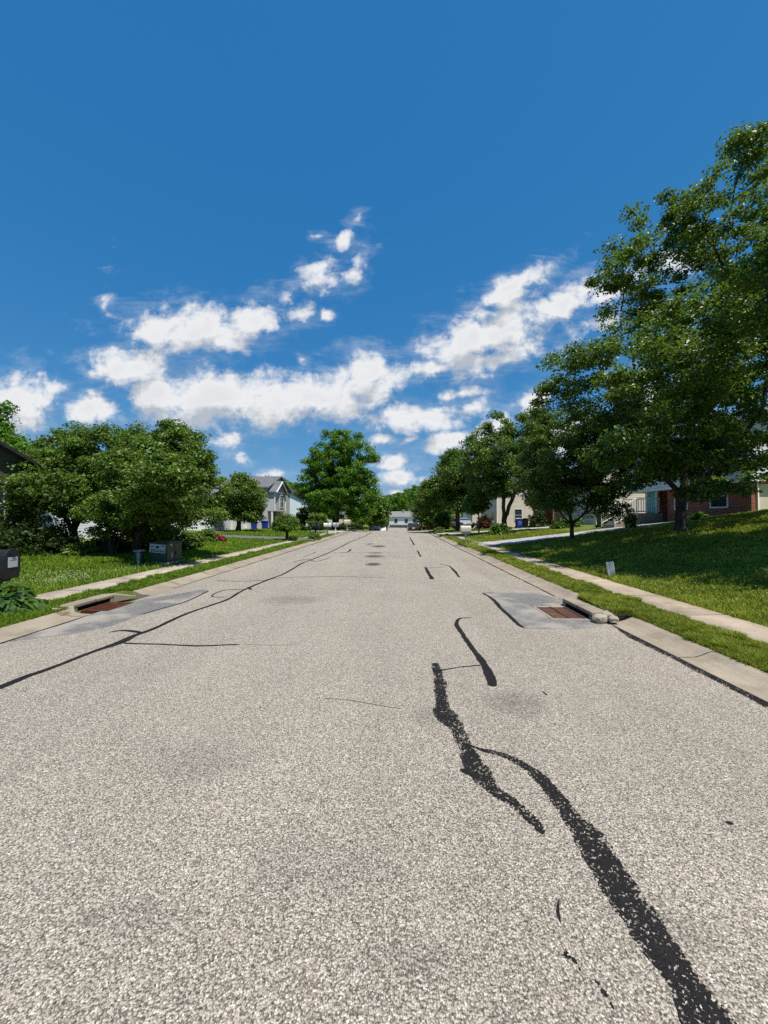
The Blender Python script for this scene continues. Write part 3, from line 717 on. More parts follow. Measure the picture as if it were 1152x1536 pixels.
# its neighbour, mostly out of the picture
Y = 6.8; b = Vector((11.0, Y, g(11.0, Y)))
tree('pear_tree', b, [(b.x + dx, b.y + dy, b.z + dz, rx, ry_, rz) for dx, dy, dz, rx, ry_, rz in (
    (0, 0, 5.2, 3.4, 3.3, 2.2), (-.6, .4, 7.8, 2.9, 2.9, 2.2), (.4, -.3, 10.2, 2.1, 2.1, 1.9), (-2.2, 1.2, 5.6, 2.0, 1.8, 1.5), (-1.8, -1.2, 5.0, 1.9, 1.8, 1.3), (1.8, 1.0, 6.2, 2.2, 2.2, 2.0))],
    [[tuple(b), (b.x, b.y, b.z + 2.2), (b.x - .1, b.y, b.z + 6), (b.x + .1, b.y, b.z + 10.5)], [(b.x, b.y, b.z + 2.3), (b.x - 1.2, b.y + .6, b.z + 4), (b.x - 2.0, b.y + 1.0, b.z + 6)], [(b.x, b.y, b.z + 2.4), (b.x + 1.4, b.y + .5, b.z + 5)]],
    420, 190, .115, .15, MT['pear'], MT['bark'], 'pear tree nearer the camera than the spreading one, only its leafy edge showing', csize=.46, sides=8, min_gap=.4, flat=.55, tip=.008, seed=6)
# small pear tree by the driveway
Y = 18.0; b = planted(858, Y)
tree('pear_tree', b, [lobe_px(Y, *a) for a in ((850, 695, 60, 42, -.4), (800, 700, 30, 38, .3), (905, 715, 44, 38, 0), (862, 742, 56, 30, .3), (820, 655, 36, 24, .5), (905, 760, 26, 20, -.3), (880, 665, 36, 26, .2), (845, 628, 34, 22, .3), (900, 640, 30, 22, -.2), (800, 665, 24, 20, .2), (820, 745, 26, 22, -.3))],
    [[tuple(b)] + path_px(Y, [(858, 786), (850, 750), (845, 690)]), path_px(Y, [(858, 787), (880, 765, .2), (905, 725, .2)]), path_px(Y, [(858, 787), (838, 765, -.3), (812, 720, -.2)])],
    310, 170, .11, .085, MT['pear_s'], MT['bark'], 'small round headed tree with a forked trunk beside the light grey driveway', csize=.4, min_gap=.3, seed=9)
# row of trees down the right side
Y = 30.0; b = planted(757, Y)
tree('street_tree', b, [lobe_px(Y, *a) for a in ((752, 640, 22, 28), (717, 662, 18, 24, .5), (742, 685, 40, 28, -.6), (792, 680, 40, 40, .5), (716, 700, 26, 26), (775, 722, 46, 26, -.5), (800, 640, 26, 26), (735, 730, 34, 20, .6), (815, 740, 30, 24, 1))],
    [[tuple(b)] + path_px(Y, [(756, 770), (752, 700), (751, 630)]), path_px(Y, [(757, 780), (768, 750), (790, 690), (798, 640)]), path_px(Y, [(754, 740), (730, 700), (717, 650)])],
    330, 150, .17, .2, MT['pear'], MT['bark'], 'twin topped green tree with a forked trunk behind the beige mailbox', csize=.58, min_gap=.45, seed=13)
Y = 39.0; b = planted(687, Y)
tree('street_tree', b, [lobe_px(Y, *a) for a in ((678, 688, 22, 16), (690, 712, 36, 24, -.5), (664, 730, 30, 26, .5), (705, 738, 26, 20), (645, 752, 20, 18, 1), (690, 752, 34, 14))],
    [[tuple(b)] + path_px(Y, [(686, 765), (684, 720), (680, 680)]), path_px(Y, [(686, 762), (660, 735), (650, 720)])],
    240, 140, .21, .22, MT['cherry'], MT['bark'], 'dark round topped tree beyond the twin topped tree', csize=.7, min_gap=.5, seed=17)
Y = 58.0; b = planted(648, Y)
tree('street_tree', b, [lobe_px(Y, *a) for a in ((648, 742, 18, 18), (638, 762, 18, 16, .5), (660, 760, 20, 16), (640, 778, 12, 8))],
    [[tuple(b)] + path_px(Y, [(648, 775), (648, 740)])], 170, 110, .30, .22, MT['pear'], MT['bark'], 'yellow green tree nearest to the dark car at the end of the row', csize=1.0, min_gap=.9, seed=19)
# two slim staked trees
for px, Yq, cy, r, lb, sd in ((718, 32.0, 752, 17, 'slim young tree with a pale trunk on the lawn mound beyond the beige mailbox', 23), (664, 43.0, 776, 10, 'slim young tree with a pale trunk beside the round verge shrub', 29)):
    b = planted(px, Yq)
    tree('young_tree', b, [lobe_px(Yq, px, cy, r, r*.8), lobe_px(Yq, px - r*.4, cy + r*.5, r*.8, r*.5)], [[tuple(b)] + path_px(Yq, [(px - .5, cy + 12), (px, cy - r*.5)])],
         60, 70, .26, .06, MT['pear'], MT['bark_g'], lb, group='slim young trees on the verge', csize=.5, min_gap=.3, seed=sd, flare=.2)
# left garden trees
Y = 13.5; b = planted(203, Y)
tree('garden_tree', b, [lobe_px(Y, *a) for a in ((255, 688, 52, 42, .2), (300, 735, 40, 40, .5), (215, 715, 56, 46, -.5), (312, 776, 26, 14, -.4), (240, 765, 58, 30, -.6), (175, 770, 44, 34, -.3), (268, 655, 32, 22, .3), (300, 690, 26, 26), (210, 668, 34, 26, .6), (225, 790, 40, 20, .9), (250, 712, 46, 26, -2.5), (215, 745, 40, 18, -2.2), (290, 745, 26, 18, -2.0))],
    [[tuple(b)] + path_px(Y, [(206, 800), (225, 740), (250, 670)]), path_px(Y, [(204, 815), (185, 780), (180, 740)]), path_px(Y, [(208, 790, 0), (260, 770, .2), (300, 740, .3)]), path_px(Y, [(203, 825), (170, 800, -.2), (150, 775, -.3)])],
    430, 190, .108, .13, MT['cherry'], MT['bark'], 'low wide garden tree with branches down to the green utility cabinet', csize=.38, min_gap=.26, seed=31)
Y = 14.8; b = planted(112, Y)
tree('garden_tree', b, [lobe_px(Y, *a) for a in ((90, 690, 44, 36, .3), (150, 685, 46, 36, 0), (52, 712, 34, 32, 0), (125, 745, 56, 34, -.7), (48, 750, 36, 30, -.3), (165, 655, 24, 18), (118, 655, 30, 16, .3), (160, 740, 40, 30, .5), (20, 742, 24, 22, .3), (12, 712, 26, 18, -.6), (22, 772, 30, 20, -1.0), (75, 735, 50, 26, -2.0), (30, 700, 30, 16, -1.2))],
    [[tuple(b)] + path_px(Y, [(112, 790), (115, 730), (120, 650)]), path_px(Y, [(112, 800), (90, 760), (55, 715)]), path_px(Y, [(113, 790), (140, 750), (160, 665)])],
    280, 165, .112, .14, MT['cherry'], MT['bark'], 'wide garden tree half covering the white clapboard house', csize=.38, min_gap=.3, seed=37)
Y = 33.0; b = planted(357, Y)
tree('garden_tree', b, [lobe_px(Y, *a) for a in ((365, 745, 26, 26), (350, 762, 22, 16), (384, 752, 13, 20), (362, 722, 14, 12), (372, 772, 20, 10))],
    [[tuple(b)] + path_px(Y, [(358, 778), (362, 720)]), path_px(Y, [(358, 780), (345, 760)])], 180, 150, .18, .19, MT['cherry'], MT['bark'], 'rounded garden tree in front of the grey gabled house', csize=.6, min_gap=.5, seed=41)
Y = 16.2; b = planted(28, Y)
tree('background_tree', b, [lobe_px(Y, *a) for a in ((5, 680, 32, 30), (45, 692, 32, 24), (-40, 660, 40, 40), (2, 613, 9, 4), (-15, 635, 20, 22), (80, 690, 26, 16))],
    [[tuple(b)] + path_px(Y, [(20, 720), (-8, 640), (2, 613)]), path_px(Y, [(20, 720), (45, 690)])], 190, 150, .14, .2, MT['maple'], MT['bark'], 'bright green maple rising behind the khaki house', csize=.55, min_gap=.4, seed=43)
# the bright maple down the street
Y = 46.0; b = planted(503, Y)
tree('maple_tree', b, [lobe_px(Y, *a) for a in ((508, 664, 34, 24), (485, 690, 30, 26, .5), (535, 688, 30, 28, -.4), (505, 702, 46, 34, -.7), (525, 732, 44, 34, .6), (474, 728, 30, 28), (500, 740, 44, 28, -1.2), (505, 760, 50, 18, -.5), (546, 730, 20, 26, .4), (540, 768, 26, 14), (470, 762, 20, 10))],
    [[tuple(b)] + path_px(Y, [(504, 760), (506, 700), (508, 650)]), path_px(Y, [(504, 758), (530, 730), (545, 712)]), path_px(Y, [(504, 755), (482, 735), (474, 720)])],
    480, 150, .23, .42, MT['maple'], MT['bark'], 'large bright green maple standing tallest on the mailbox side', csize=.72, min_gap=.5, seed=47)
for px, Yq, lb, seed, lob in ((556, 66.0, 'dull green tree just beyond the bright maple', 53, ((560, 760, 20, 18), (548, 772, 18, 12), (566, 778, 14, 10))), (580, 84.0, 'last small dark tree before the white house down the street', 59, ((569, 772, 8, 10), (565, 780, 9, 8)))):
    b = planted(px, Yq)
    tree('street_tree', b, [lobe_px(Yq, *a) for a in lob], [[tuple(b)] + path_px(Yq, [(px, 785), (px + 2, 762)])], 110, 90, .5, .25, MT['cherry'], MT['bark'], lb, csize=1.1, min_gap=.9, seed=seed)
# topiary
Y = 24.4; b = planted(430, Y)
tree('ball_tree', b, [lobe_px(Y, 430, 785, 20, 8), lobe_px(Y, 430, 781, 16, 8), lobe_px(Y, 430, 791, 22, 5)], [[tuple(b)] + path_px(Y, [(430, 797), (430, 782)])],
    130, 90, .1, .09, MT['cherry'], MT['bark'], 'small clipped mushroom shaped tree on the lawn by the dark driveway', csize=.26, min_gap=.14, seed=61, flare=.3)
Y = 41.0; b = planted(477, Y)
tree('weeping_tree', b, [lobe_px(Y, 477, 777, 12, 8), lobe_px(Y, 477, 785, 14, 8)], [[tuple(b)] + path_px(Y, [(477, 788), (477, 774)])],
    110, 90, .17, .09, MT['lime'], MT['bark'], 'small domed weeping tree behind the black mailbox post', csize=.35, min_gap=.2, seed=67, flare=.3)

def shrub(name, c, r, n, L, leaf, label, cat='shrub', group=None, seed=1, per=24, dome=True, cs=.22):
    global rs
    rs = np.random.RandomState(seed)
    d = unit(rs.normal(size=(n, 3))); d[:, 2] = np.abs(d[:, 2])
    d *= rs.uniform(.55, 1.0, (n, 1))*rs.uniform(.8, 1.12, (n, 1))
    C = d*np.array(r); root = empty(name, c, label, cat, group)
    V, Fc, var = leaf_cloud(C, np.full(n, cs*min(r))*rs.uniform(.7, 1.4, n) + L*.4, per, L, upb=.6)
    V[:, 2] = np.maximum(V[:, 2], -.02)
    npmesh('foliage', V, Fc, leaf, var, root)
    mb = MB(); q = random.Random(seed)
    for k in range(7):
        a = q.uniform(0, 2*PI); mb.tube([(0, 0, -.1), (.3*r[0]*math.cos(a), .3*r[1]*math.sin(a), .4*r[2]), (.7*r[0]*math.cos(a), .7*r[1]*math.sin(a), .8*r[2])], [.02, .014, .006], 5)
    mb.build('stem', MT['bark'], root)
    return root
def on(px, Y, dz=0.0): p = planted(px, Y); p.z += dz; return p
shrub('shrub', on(30, 12.6), (1.5, 1.0, 1.7), 240, .1, MT['dark'], 'big dark shrub under the window of the khaki house', seed=71)
shrub('shrub', on(20, 12.9), (.75, .5, 2.7), 170, .1, MT['cherry'], 'tall leafy climber growing up the wall of the khaki house', 'climber', seed=70)
shrub('shrub', on(78, 13.4), (1.1, .9, 1.25), 200, .1, MT['dark'], 'big dark shrub between the white house wall and the lawn edge', seed=72)
shrub('shrub', on(5, 11.8), (.9, .8, 1.1), 160, .09, MT['dark'], 'low shrub, leaves darkened for canopy shade, against the khaki house behind the black mailbox', seed=73)  # canopy shade is put into the leaf colour here
shrub('shrub', on(118, 13.0), (.6, .45, .42), 90, .1, MT['lime'], 'low bright green plant in front of the white clapboard wall', 'plant', seed=74)
shrub('shrub', on(160, 14.3), (.9, .6, .8), 120, .1, MT['dark'], 'leafy shrub at the foot of the slender stems', seed=75)
shrub('shrub', on(240, 15.5), (1.6, .8, .85), 200, .1, MT['dark'], 'dark shrub behind the green utility cabinet', seed=76)
shrub('shrub', on(289, 20.0), (.75, .6, .62), 110, .12, MT['lime'], 'yellow green mound shrub at the end of the planting bed', seed=77)
shrub('shrub', on(266, 17.0), (.5, .5, .45), 80, .1, MT['maple'], 'low green plant between the cabinet and the yellow green mound', 'plant', seed=78)
shrub('shrub', on(308, 21.0), (.7, .6, .75), 90, .13, MT['cherry'], 'dark green shrub beside the crimson plant', seed=79)
shrub('shrub', on(326, 21.5), (.42, .4, .42), 60, .13, MT['crimson'], 'small crimson leaved plant at the dark driveway edge', 'plant', seed=80)
shrub('shrub', on(439, 23.8), (.32, .32, .34), 70, .07, MT['dark'], 'dark clipped cushion shrub at the foot of the mushroom shaped tree', seed=81)
shrub('shrub', Vector((-5.72, 26.4, g(-5.75, 26.4))), (.45, .5, .5), 70, .12, MT['lime'], 'green plants round the black mailbox post', 'plant', seed=82)
shrub('shrub', on(437, 38.0), (2.0, .8, .7), 90, .2, MT['dark'], 'dark foundation shrub below the bay of the grey house', seed=83)
shrub('shrub', on(658, 37.0), (.52, .5, .55), 80, .16, MT['pear'], 'round dark shrub on the verge at the second driveway', seed=84)
shrub('shrub', on(750, 28.6), (.85, .8, .75), 130, .16, MT['pear'], 'dark bush at the foot of the twin topped tree', seed=85)
shrub('shrub', on(727, 41.0), (1.0, .9, 1.5), 110, .2, MT['red_leaf'], 'dark red leaved shrub by the beige house', seed=86)
shrub('shrub', on(672, 60.0), (2.6, 1.2, 2.4), 120, .3, MT['red_leaf'], 'tall dark red shrub beyond the row of trees', seed=87)
shrub('shrub', on(640, 66.0), (1.6, 1.2, 1.8), 90, .3, MT['dark'], 'dark rounded shrub next to the dark car at the crest', seed=88)
shrub('shrub', on(806, 37.0), (.9, .8, 1.6), 110, .2, MT['dark'], 'dark evergreen shrub beside the trash bins', seed=89)
shrub('shrub', on(850, 30.5), (1.3, .8, .9), 110, .17, MT['pear'], 'wide green shrub behind the small round headed tree', seed=90)
shrub('shrub', on(1050, 18.4), (.5, .35, .4), 60, .1, MT['maple'], 'small plant against the foot of the brick wall', 'plant', seed=91)
shrub('shrub', on(945, 20.6), (.25, .25, 1.0), 70, .12, MT['pear_s'], 'narrow leafy shrub in front of the porch steps', seed=92, per=16, cs=.5)
shrub('shrub', on(520, 58.0), (4.0, 1.2, 1.0), 140, .3, MT['dark'], 'long dark hedge under the bright maple', 'hedge', seed=93)
shrub('shrub', on(462, 47.0), (2.2, 1.4, 2.6), 140, .26, MT['dark'], 'tall dark shrub at the corner of the pale blue house', seed=94)
# slender arching stems in the bed
q = random.Random(5); c = on(166, 13.6); bare = empty('bare_shrub', c, 'bare slender arching stems in the bed beside the cabinet', 'shrub')
for k in range(9):
    a = q.uniform(-.6, .6); mb = MB(); mb.tube([(a*.3, 0, -.05), (a*.5, q.uniform(-.1, .1), .5), (a*.9, q.uniform(-.2, .2), 1.1)], [.018, .014, .008], 5); mb.build('stem', MT['bark_g'], bare)

# strappy plants and hostas
def blades(name, c, n, L, W, m, label, cat, spread=.25, seed=1, group=None, segs=4, lift=1.0, flatn=.5):
    global rs
    rs = np.random.RandomState(seed); Vs = []; Fs = []; var = []; o = 0
    for i in range(n):
        a = rs.uniform(0, 2*PI); l = L*rs.uniform(.6, 1.15); w = W*rs.uniform(.75, 1.2); st = rs.uniform(.55, 1.15)*lift
        bx, by = rs.normal(0, spread, 2); ex = np.array([math.cos(a), math.sin(a), 0]); sd = np.array([-ex[1], ex[0], 0])
        p = np.array([bx, by, 0.0]); th = min(1.5, st); pts = []
        for k in range(segs + 1):
            t = k/segs; ww = w*math.sin(PI*min(1, (.12 + .88*t)**.8))**.8 if k < segs else 0.002
            pts.append((p.copy(), ww)); p = p + (ex*math.cos(th) + np.array([0, 0, math.sin(th)]))*l/segs; th -= (flatn + st*.45)*1.15/segs*1.6
        for (pp, ww) in pts: Vs += [pp - sd*ww/2 + [0, 0, ww*.12], pp, pp + sd*ww/2 + [0, 0, ww*.12]]
        cv = np.clip(rs.normal(.45, .22), 0, 1)
        for k in range(segs):
            for j in (0, 1): Fs.append((o + 3*k + j, o + 3*k + j + 1, o + 3*k + j + 4, o + 3*k + j + 3)); var.append(np.clip(cv + .15*j, 0, 1))
        o += 3*(segs + 1)
    ob = npmesh(name, np.array(Vs), np.array(Fs), m, var, smooth=True); ob.location = c
    return tag(ob, label, cat, group)
def hosta(c, Rr, Hh, n, label, seed):
    global rs
    rs = np.random.RandomState(seed); Vs = []; Fs = []; var = []; o = 0; segs = 5
    for i in range(n):
        ph = rs.uniform(0, 2*PI); cz = rs.uniform(.0, 1.0); th = math.acos(cz); k = rs.uniform(.62, 1.0)
        ex = np.array([math.cos(ph), math.sin(ph), 0]); sd = np.array([-ex[1], ex[0], 0.0])
        p = ex*Rr*math.sin(th)*k; p[2] = Hh*cz*k + .02
        sd = unit((sd + rs.normal(0, .18, 3))[None])[0]
        l = rs.uniform(.12, .2); w = l*rs.uniform(.58, .72); a = .55 - 1.15*th/1.57 + rs.normal(0, .15); pts = []
        for q in range(segs + 1):
            t = q/segs; ww = w*(math.sin(PI*min(1, t*.9 + .08))**.75) if q < segs else .003
            pts.append((p.copy(), ww)); p = p + (ex*math.cos(a) + np.array([0, 0, math.sin(a)]))*l/segs; a -= .22
        for pp, ww in pts: Vs += [pp - sd*ww/2 + [0, 0, ww*.2], pp, pp + sd*ww/2 + [0, 0, ww*.2]]
        cv = np.clip(rs.normal(.4, .25), 0, 1)
        for q in range(segs):
            for jj in (0, 1): Fs.append((o + 3*q + jj, o + 3*q + jj + 1, o + 3*q + jj + 4, o + 3*q + jj + 3)); var.append(cv)
        o += 3*(segs + 1)
    ob = npmesh('hosta_plant', np.array(Vs), np.array(Fs), MT['hosta'], var, smooth=True); ob.location = c
    return tag(ob, label, 'hosta', 'hostas at the black mailbox')
p = gp(22, 921, .08); hosta(Vector((p.x, p.y, .07)), .36, .25, 170, 'glossy hosta clump nearest the storm drain under the black mailbox', 3)
p = gp(-8, 925, .08); hosta(Vector((p.x, p.y, .07)), .34, .3, 150, 'glossy hosta clump at the gutter, farther from the drain under the mailbox', 4)
p = gp(5, 903, .1); hosta(Vector((p.x, p.y, .1)), .36, .3, 150, 'glossy hosta clump directly under the black mailbox by the sidewalk', 6)
p = Vector((3.98, 21.6, .11)); blades('daylily_clump', p, 150, .62, .03, MT['lime'], 'strappy daylily leaves round the beige mailbox post', 'plant', .3, 8, None, 4, 1.25, .4)
p = Vector((3.98, 20.7, .11)); blades('daylily_clump', p, 70, .4, .03, MT['grass'], 'low strappy leaves in front of the beige mailbox plants', 'plant', .2, 9, None, 4, 1.2, .4)

# grass blades on lawns and verges: dense near, thinner and wider far off
def grass(name, rects, n, m, label, seed, h0=.06, excl=(), ymax=45):
    r = np.random.RandomState(seed); X = []; Yv = []
    area = sum((b - a)*(d - c) for a, b, c, d in rects)
    for a, b, c, d in rects:
        k = int(n*6*(b - a)*(d - c)/area); x = r.uniform(a, b, k); y = r.uniform(c, d, k)
        D2 = x*x + y*y; keep = (r.uniform(size=k) < np.minimum(1, 38/D2)) & (y > -.3) & (np.abs(x) < y*1.12 + .9)
        X.append(x[keep]); Yv.append(y[keep])
    X = np.concatenate(X); Yv = np.concatenate(Yv)
    for a, b, c, d in excl:
        k = ~((X > a) & (X < b) & (Yv > c) & (Yv < d)); X, Yv = X[k], Yv[k]
    n = len(X); D = np.hypot(X, Yv); Z = np.where((np.abs(X) < 3.6), .135, ground_z(X, Yv))
    w = .0045 + .0013*D; h = (h0 + .0012*D)*r.uniform(.55, 1.35, n)
    patchy = .5 + .5*np.sin(X*1.9 + 2*np.sin(Yv*.8))*np.sin(Yv*1.3 + 1.5*np.sin(X*.7)); h *= .8 + .4*patchy
    cx, cy = np.floor(X*5.5 + .6*np.sin(Yv*4)), np.floor(Yv*5.5 + .6*np.sin(X*4)); clump = np.abs(np.sin(cx*12.9898 + cy*78.233)*43758.5453) % 1.0
    big = np.abs(np.sin(np.floor(X*2.1)*31.7 + np.floor(Yv*2.1)*17.3)*9631.7) % 1.0
    h *= .6 + .75*clump*(.6 + .8*big); keep = r.uniform(size=n) < .55 + .45*clump
    X, Yv, D, Z, w, h, patchy, clump = (q[keep] for q in (X, Yv, D, Z, w, h, patchy, clump)); n = len(X)
    a = r.uniform(0, 2*PI, n); b = r.uniform(0, 2*PI, n); ln = h*r.uniform(.15, .9, n)
    B = np.stack([X, Yv, Z - .01], 1); sd = np.stack([np.cos(a), np.sin(a), np.zeros(n)], 1)*w[:, None]*.5
    mid = B + np.stack([np.cos(b)*ln*.35, np.sin(b)*ln*.35, h*.62], 1); tipv = B + np.stack([np.cos(b)*ln, np.sin(b)*ln, h], 1)
    V = np.stack([B - sd, B + sd, mid + sd*.75, mid - sd*.75, tipv], 1).reshape(-1, 3)
    i = np.arange(n)[:, None]*5
    Fc = np.concatenate([i + [[0, 1, 2]], i + [[0, 2, 3]], i + [[3, 2, 4]]], 1).reshape(-1, 3)
    v = np.clip(.30*patchy + .22*clump + r.beta(1.7, 2.2, n)*.75 - .08, 0, 1)
    o = npmesh(name, V, Fc, m, np.repeat(v, 3)); tag(o, label, 'grass', kind='stuff')
    return n
dr = [(3.7, 16, 19.8, 23.4), (3.7, 14.2, 32.6, 36.9)]; dl = [(-18, -5.5, 24.4, 27.4), (-12, -5.5, 37.7, 41.8)]
grass('verge_grass', [(3.6, 4.24, 1.5, 33), (3.27, 3.6, 5.98, 7.12)], 150000, MT['grass'], 'bright grass verge between the kerb and the tan sidewalk', 1, .055, dr)
grass('lawn_grass', [(4.97, 15.8, 3.5, 18), (4.97, 11, 18, 42)], 420000, MT['grass'], 'sloping lawn grass below the big pear tree', 2, .06, dr)
grass('verge_grass', [(-6.03, -5.45, 3, 33)], 70000, MT['grass_l'], 'grass verge between the kerb and the pale sidewalk', 3, .055, dl + [(-5.68, -5.36, 6.2, 7.75)])
grass('lawn_grass', [(-14, -6.77, 5, 44)], 330000, MT['grass_l'], 'level lawn grass round the green utility cabinet', 4, .06, dl)
def clover(name, spots, label, seed):
    r = np.random.RandomState(seed); C = []
    for x, y, sx, sy, n in spots: C.append(np.stack([r.normal(x, sx, n), r.normal(y, sy, n)], 1))
    C = np.concatenate(C); C = C[((C[:, 0] > 5.2) | (C[:, 0] < -6.9))]; n = len(C)
    Z = ground_z(C[:, 0], C[:, 1]) + r.uniform(.05, .085, n); D = np.hypot(C[:, 0], C[:, 1]); s = (.004 + .0005*D)*r.uniform(.7, 1.2, n)
    o6 = np.array([[1, 0, 0], [0, 1, 0], [-1, 0, 0], [0, -1, 0], [0, 0, 1], [0, 0, -1]], float)
    P = np.stack([C[:, 0], C[:, 1], Z], 1); V = (P[:, None, :] + o6[None]*s[:, None, None]).reshape(-1, 3)
    f = np.array([[0, 1, 4], [1, 2, 4], [2, 3, 4], [3, 0, 4], [1, 0, 5], [2, 1, 5], [3, 2, 5], [0, 3, 5]]); Fc = (np.arange(n)[:, None, None]*6 + f[None]).reshape(-1, 3)
    tag(npmesh(name, V, Fc, MT['white_petal'], np.repeat(r.uniform(0, 1, n), 8)), label, 'clover', kind='stuff')
clover('clover_flowers', [(6.3, 6.4, .25, .2, 90), (7.3, 7.6, .4, .3, 80), (5.7, 8.8, .3, .7, 90), (6.6, 5.6, .3, .3, 60), (7, 7, 1.6, 1.8, 110)], 'white clover flowers scattered over the sloping lawn', 5)
clover('clover_flowers', [(-7.6, 8.3, .4, .6, 260), (-8.2, 9.2, .6, .5, 170), (-7.3, 10.2, .3, .5, 80)], 'white clover flowers scattered over the lawn by the mailbox', 6)

# far woods on the rise (one mass)
rs = np.random.RandomState(101)
cc = []; ss = []
def wood(xs, Y0, Y1, n, top):
    for k in range(n):
        x = rs.uniform(*xs); y = rs.uniform(Y0, Y1); X = at(x, 780, y).x
        zt = at(x, np.interp(x, *top) + rs.uniform(-2.5, 5), y).z; zb = g(X, y) + 1.5
        rr = rs.uniform(3.2, 5.2)
        for j in range(16):
            t = rs.uniform(.0, 1)**.6; z = zb + (zt - zb - rr*.3)*t; q = rr*math.sqrt(max(.12, 1 - abs(t - .5)**2*3.0)); an = rs.uniform(0, 2*PI); rd = q*rs.uniform(.3, 1)**.5
            cc.append((X + rd*math.cos(an), y + rd*math.sin(an), z)); ss.append(rr*.38)
wood((545, 700), 215, 290, 120, ([545, 565, 582, 600, 622, 640, 700], [758, 752, 744, 737, 729, 727, 722]))
wood((395, 470), 95, 130, 36, ([395, 440, 470], [712, 722, 735]))
wood((-60, 400), 80, 120, 80, ([-60, 100, 300, 400], [690, 700, 705, 715]))
wood((700, 1250), 95, 140, 90, ([700, 1250], [735, 720]))
V, Fc, var = leaf_cloud(np.array(cc), np.array(ss), 34, 1.0, flat=.8)
tag(npmesh('woods', V, Fc, MT['maple'], var), 'distant wooded rise beyond the white house and the gardens', 'woods', kind='stuff')

# ------------------------------------------------------------------ houses
def window(parent, side, u, z, w, h, wall, m_frame=None, grid=(1, 2), off=Vector((0, 0, 0)), pane_m=None):
    """window on a wall plane; side '+x','-x','+y','-y'; u along the wall, z sill; local coordinates"""
    s = 1 if side[0] == '+' else -1; ax = side[1]; fw = .07
    def bx(mb, uc, zc, du, dz, dep, proud):
        q = wall + s*(proud - dep/2)
        if ax == 'x': mb.box((q, uc, zc), (dep, du, dz))
        else: mb.box((uc, q, zc), (du, dep, dz))
    mb = MB()
    bx(mb, u - w/2 - fw/2, z + h/2, fw, h + 2*fw, .1, .045); bx(mb, u + w/2 + fw/2, z + h/2, fw, h + 2*fw, .1, .045)
    bx(mb, u, z - fw/2, w, fw, .1, .045); bx(mb, u, z + h + fw/2, w, fw, .1, .045)
    for k in range(1, grid[0]): bx(mb, u - w/2 + w*k/grid[0], z + h/2, .035, h, .05, .03)
    for k in range(1, grid[1]): bx(mb, u, z + h*k/grid[1], w, .035, .05, .027)
    fr = mb.build('window', m_frame or MT['trim'], parent)
    mb = MB(); bx(mb, u, z + h/2, w, h, .03, .012); mb.build('pane', pane_m or MT['glass'], fr)
    return fr
def gable_roof(x0, x1, y0, y1, z, rise, axis, ov=.3, th=.12):
    mb = MB()
    if axis == 'x':
        yc = (y0 + y1)/2; k = rise/(yc - y0); a, b = y0 - ov, y1 + ov; ze = z - k*ov
        pr = [(a, ze), (yc, z + rise), (b, ze), (b, ze + th), (yc, z + rise + th*1.15), (a, ze + th)]; mb.poly_prism(pr, 'x', x0 - ov, x1 + ov)
    else:
        xc = (x0 + x1)/2; k = rise/(xc - x0); a, b = x0 - ov, x1 + ov; ze = z - k*ov
        pr = [(a, ze), (xc, z + rise), (b, ze), (b, ze + th), (xc, z + rise + th*1.15), (a, ze + th)]; mb.poly_prism(pr, 'y', y0 - ov, y1 + ov)
    return mb
def gable_body(x0, x1, y0, y1, z0, z1, rise, axis):
    mb = MB()
    if axis == 'x':
        yc = (y0 + y1)/2; mb.poly_prism([(y0, z0), (y1, z0), (y1, z1), (yc, z1 + rise), (y0, z1)], 'x', x0, x1)
    else:
        xc = (x0 + x1)/2; mb.poly_prism([(x0, z0), (x1, z0), (x1, z1), (xc, z1 + rise), (x0, z1)], 'y', y0, y1)
    return mb
def trim_line(mb, side, a, b, z, wall, dep=.04, h=.16):
    s = 1 if side[0] == '+' else -1
    if side[1] == 'x': mb.box((wall + s*dep/2, (a + b)/2, z), (dep, b - a, h))
    else: mb.box(((a + b)/2, wall + s*dep/2, z), (b - a, dep, h))

# brick bi-level house on the right. local origin at front near corner
zb = 1.35; hb = empty('brick_house', (16.0, 17.9, zb), 'brick and white sided raised house behind the big pear tree', 'house')
mb = MB(); mb.box((5.0, 2.7, .65), (10.0, 5.4, 2.4)); mb.box((5.3, 6.9, .65), (9.4, 3.0, 2.4)); mb.build('brick_base', MT['brick'], hb)
mb = MB(); mb.box((5.09, -.012, .6), (9.82, .02, 2.3)); mb.build('side_wall', MT['stucco'], hb)
mb = gable_body(-.35, 10.3, -.25, 8.8, 1.87, 4.5, 2.1, 'y'); mb.build('upper_wall', MT['white_siding_w'], hb)
gable_roof(-.35, 10.3, -.25, 8.8, 4.5, 2.1, 'y').build('roof', MT['shingle'], hb)
mb = MB(); mb.box((-.37, -.27, 3.2), (.09, .09, 2.6)); mb.box((-.37, 4.3, 1.93), (.05, 9.0, .14)); mb.build('corner_trim', MT['trim'], hb)
mb = MB(); mb.box((-.03, -.03, .62), (.16, .16, 2.4)); mb.build('quoin', MT['brick'], hb)
mb = MB(); mb.tube([(.16, -.12, 4.3), (.16, -.1, .35), (.26, -.3, .28)], .05, 8); mb.tube([(1.35, -.12, 4.4), (1.35, -.1, .55)], .05, 8); mb.build('downspout', MT['trim'], hb, smooth=True)
window(hb, '-x', 1.75, .78, .95, .5, 0, grid=(1, 1)); window(hb, '-x', 4.3, .75, .9, .5, 0, grid=(1, 1))
for u in (1.2, 3.6, 5.8): window(hb, '-x', u, 2.75, .9, 1.15, -.35)
window(hb, '-y', 3.0, 2.8, .9, 1.1, -.25); window(hb, '-y', 7.0, 2.8, .9, 1.1, -.25)
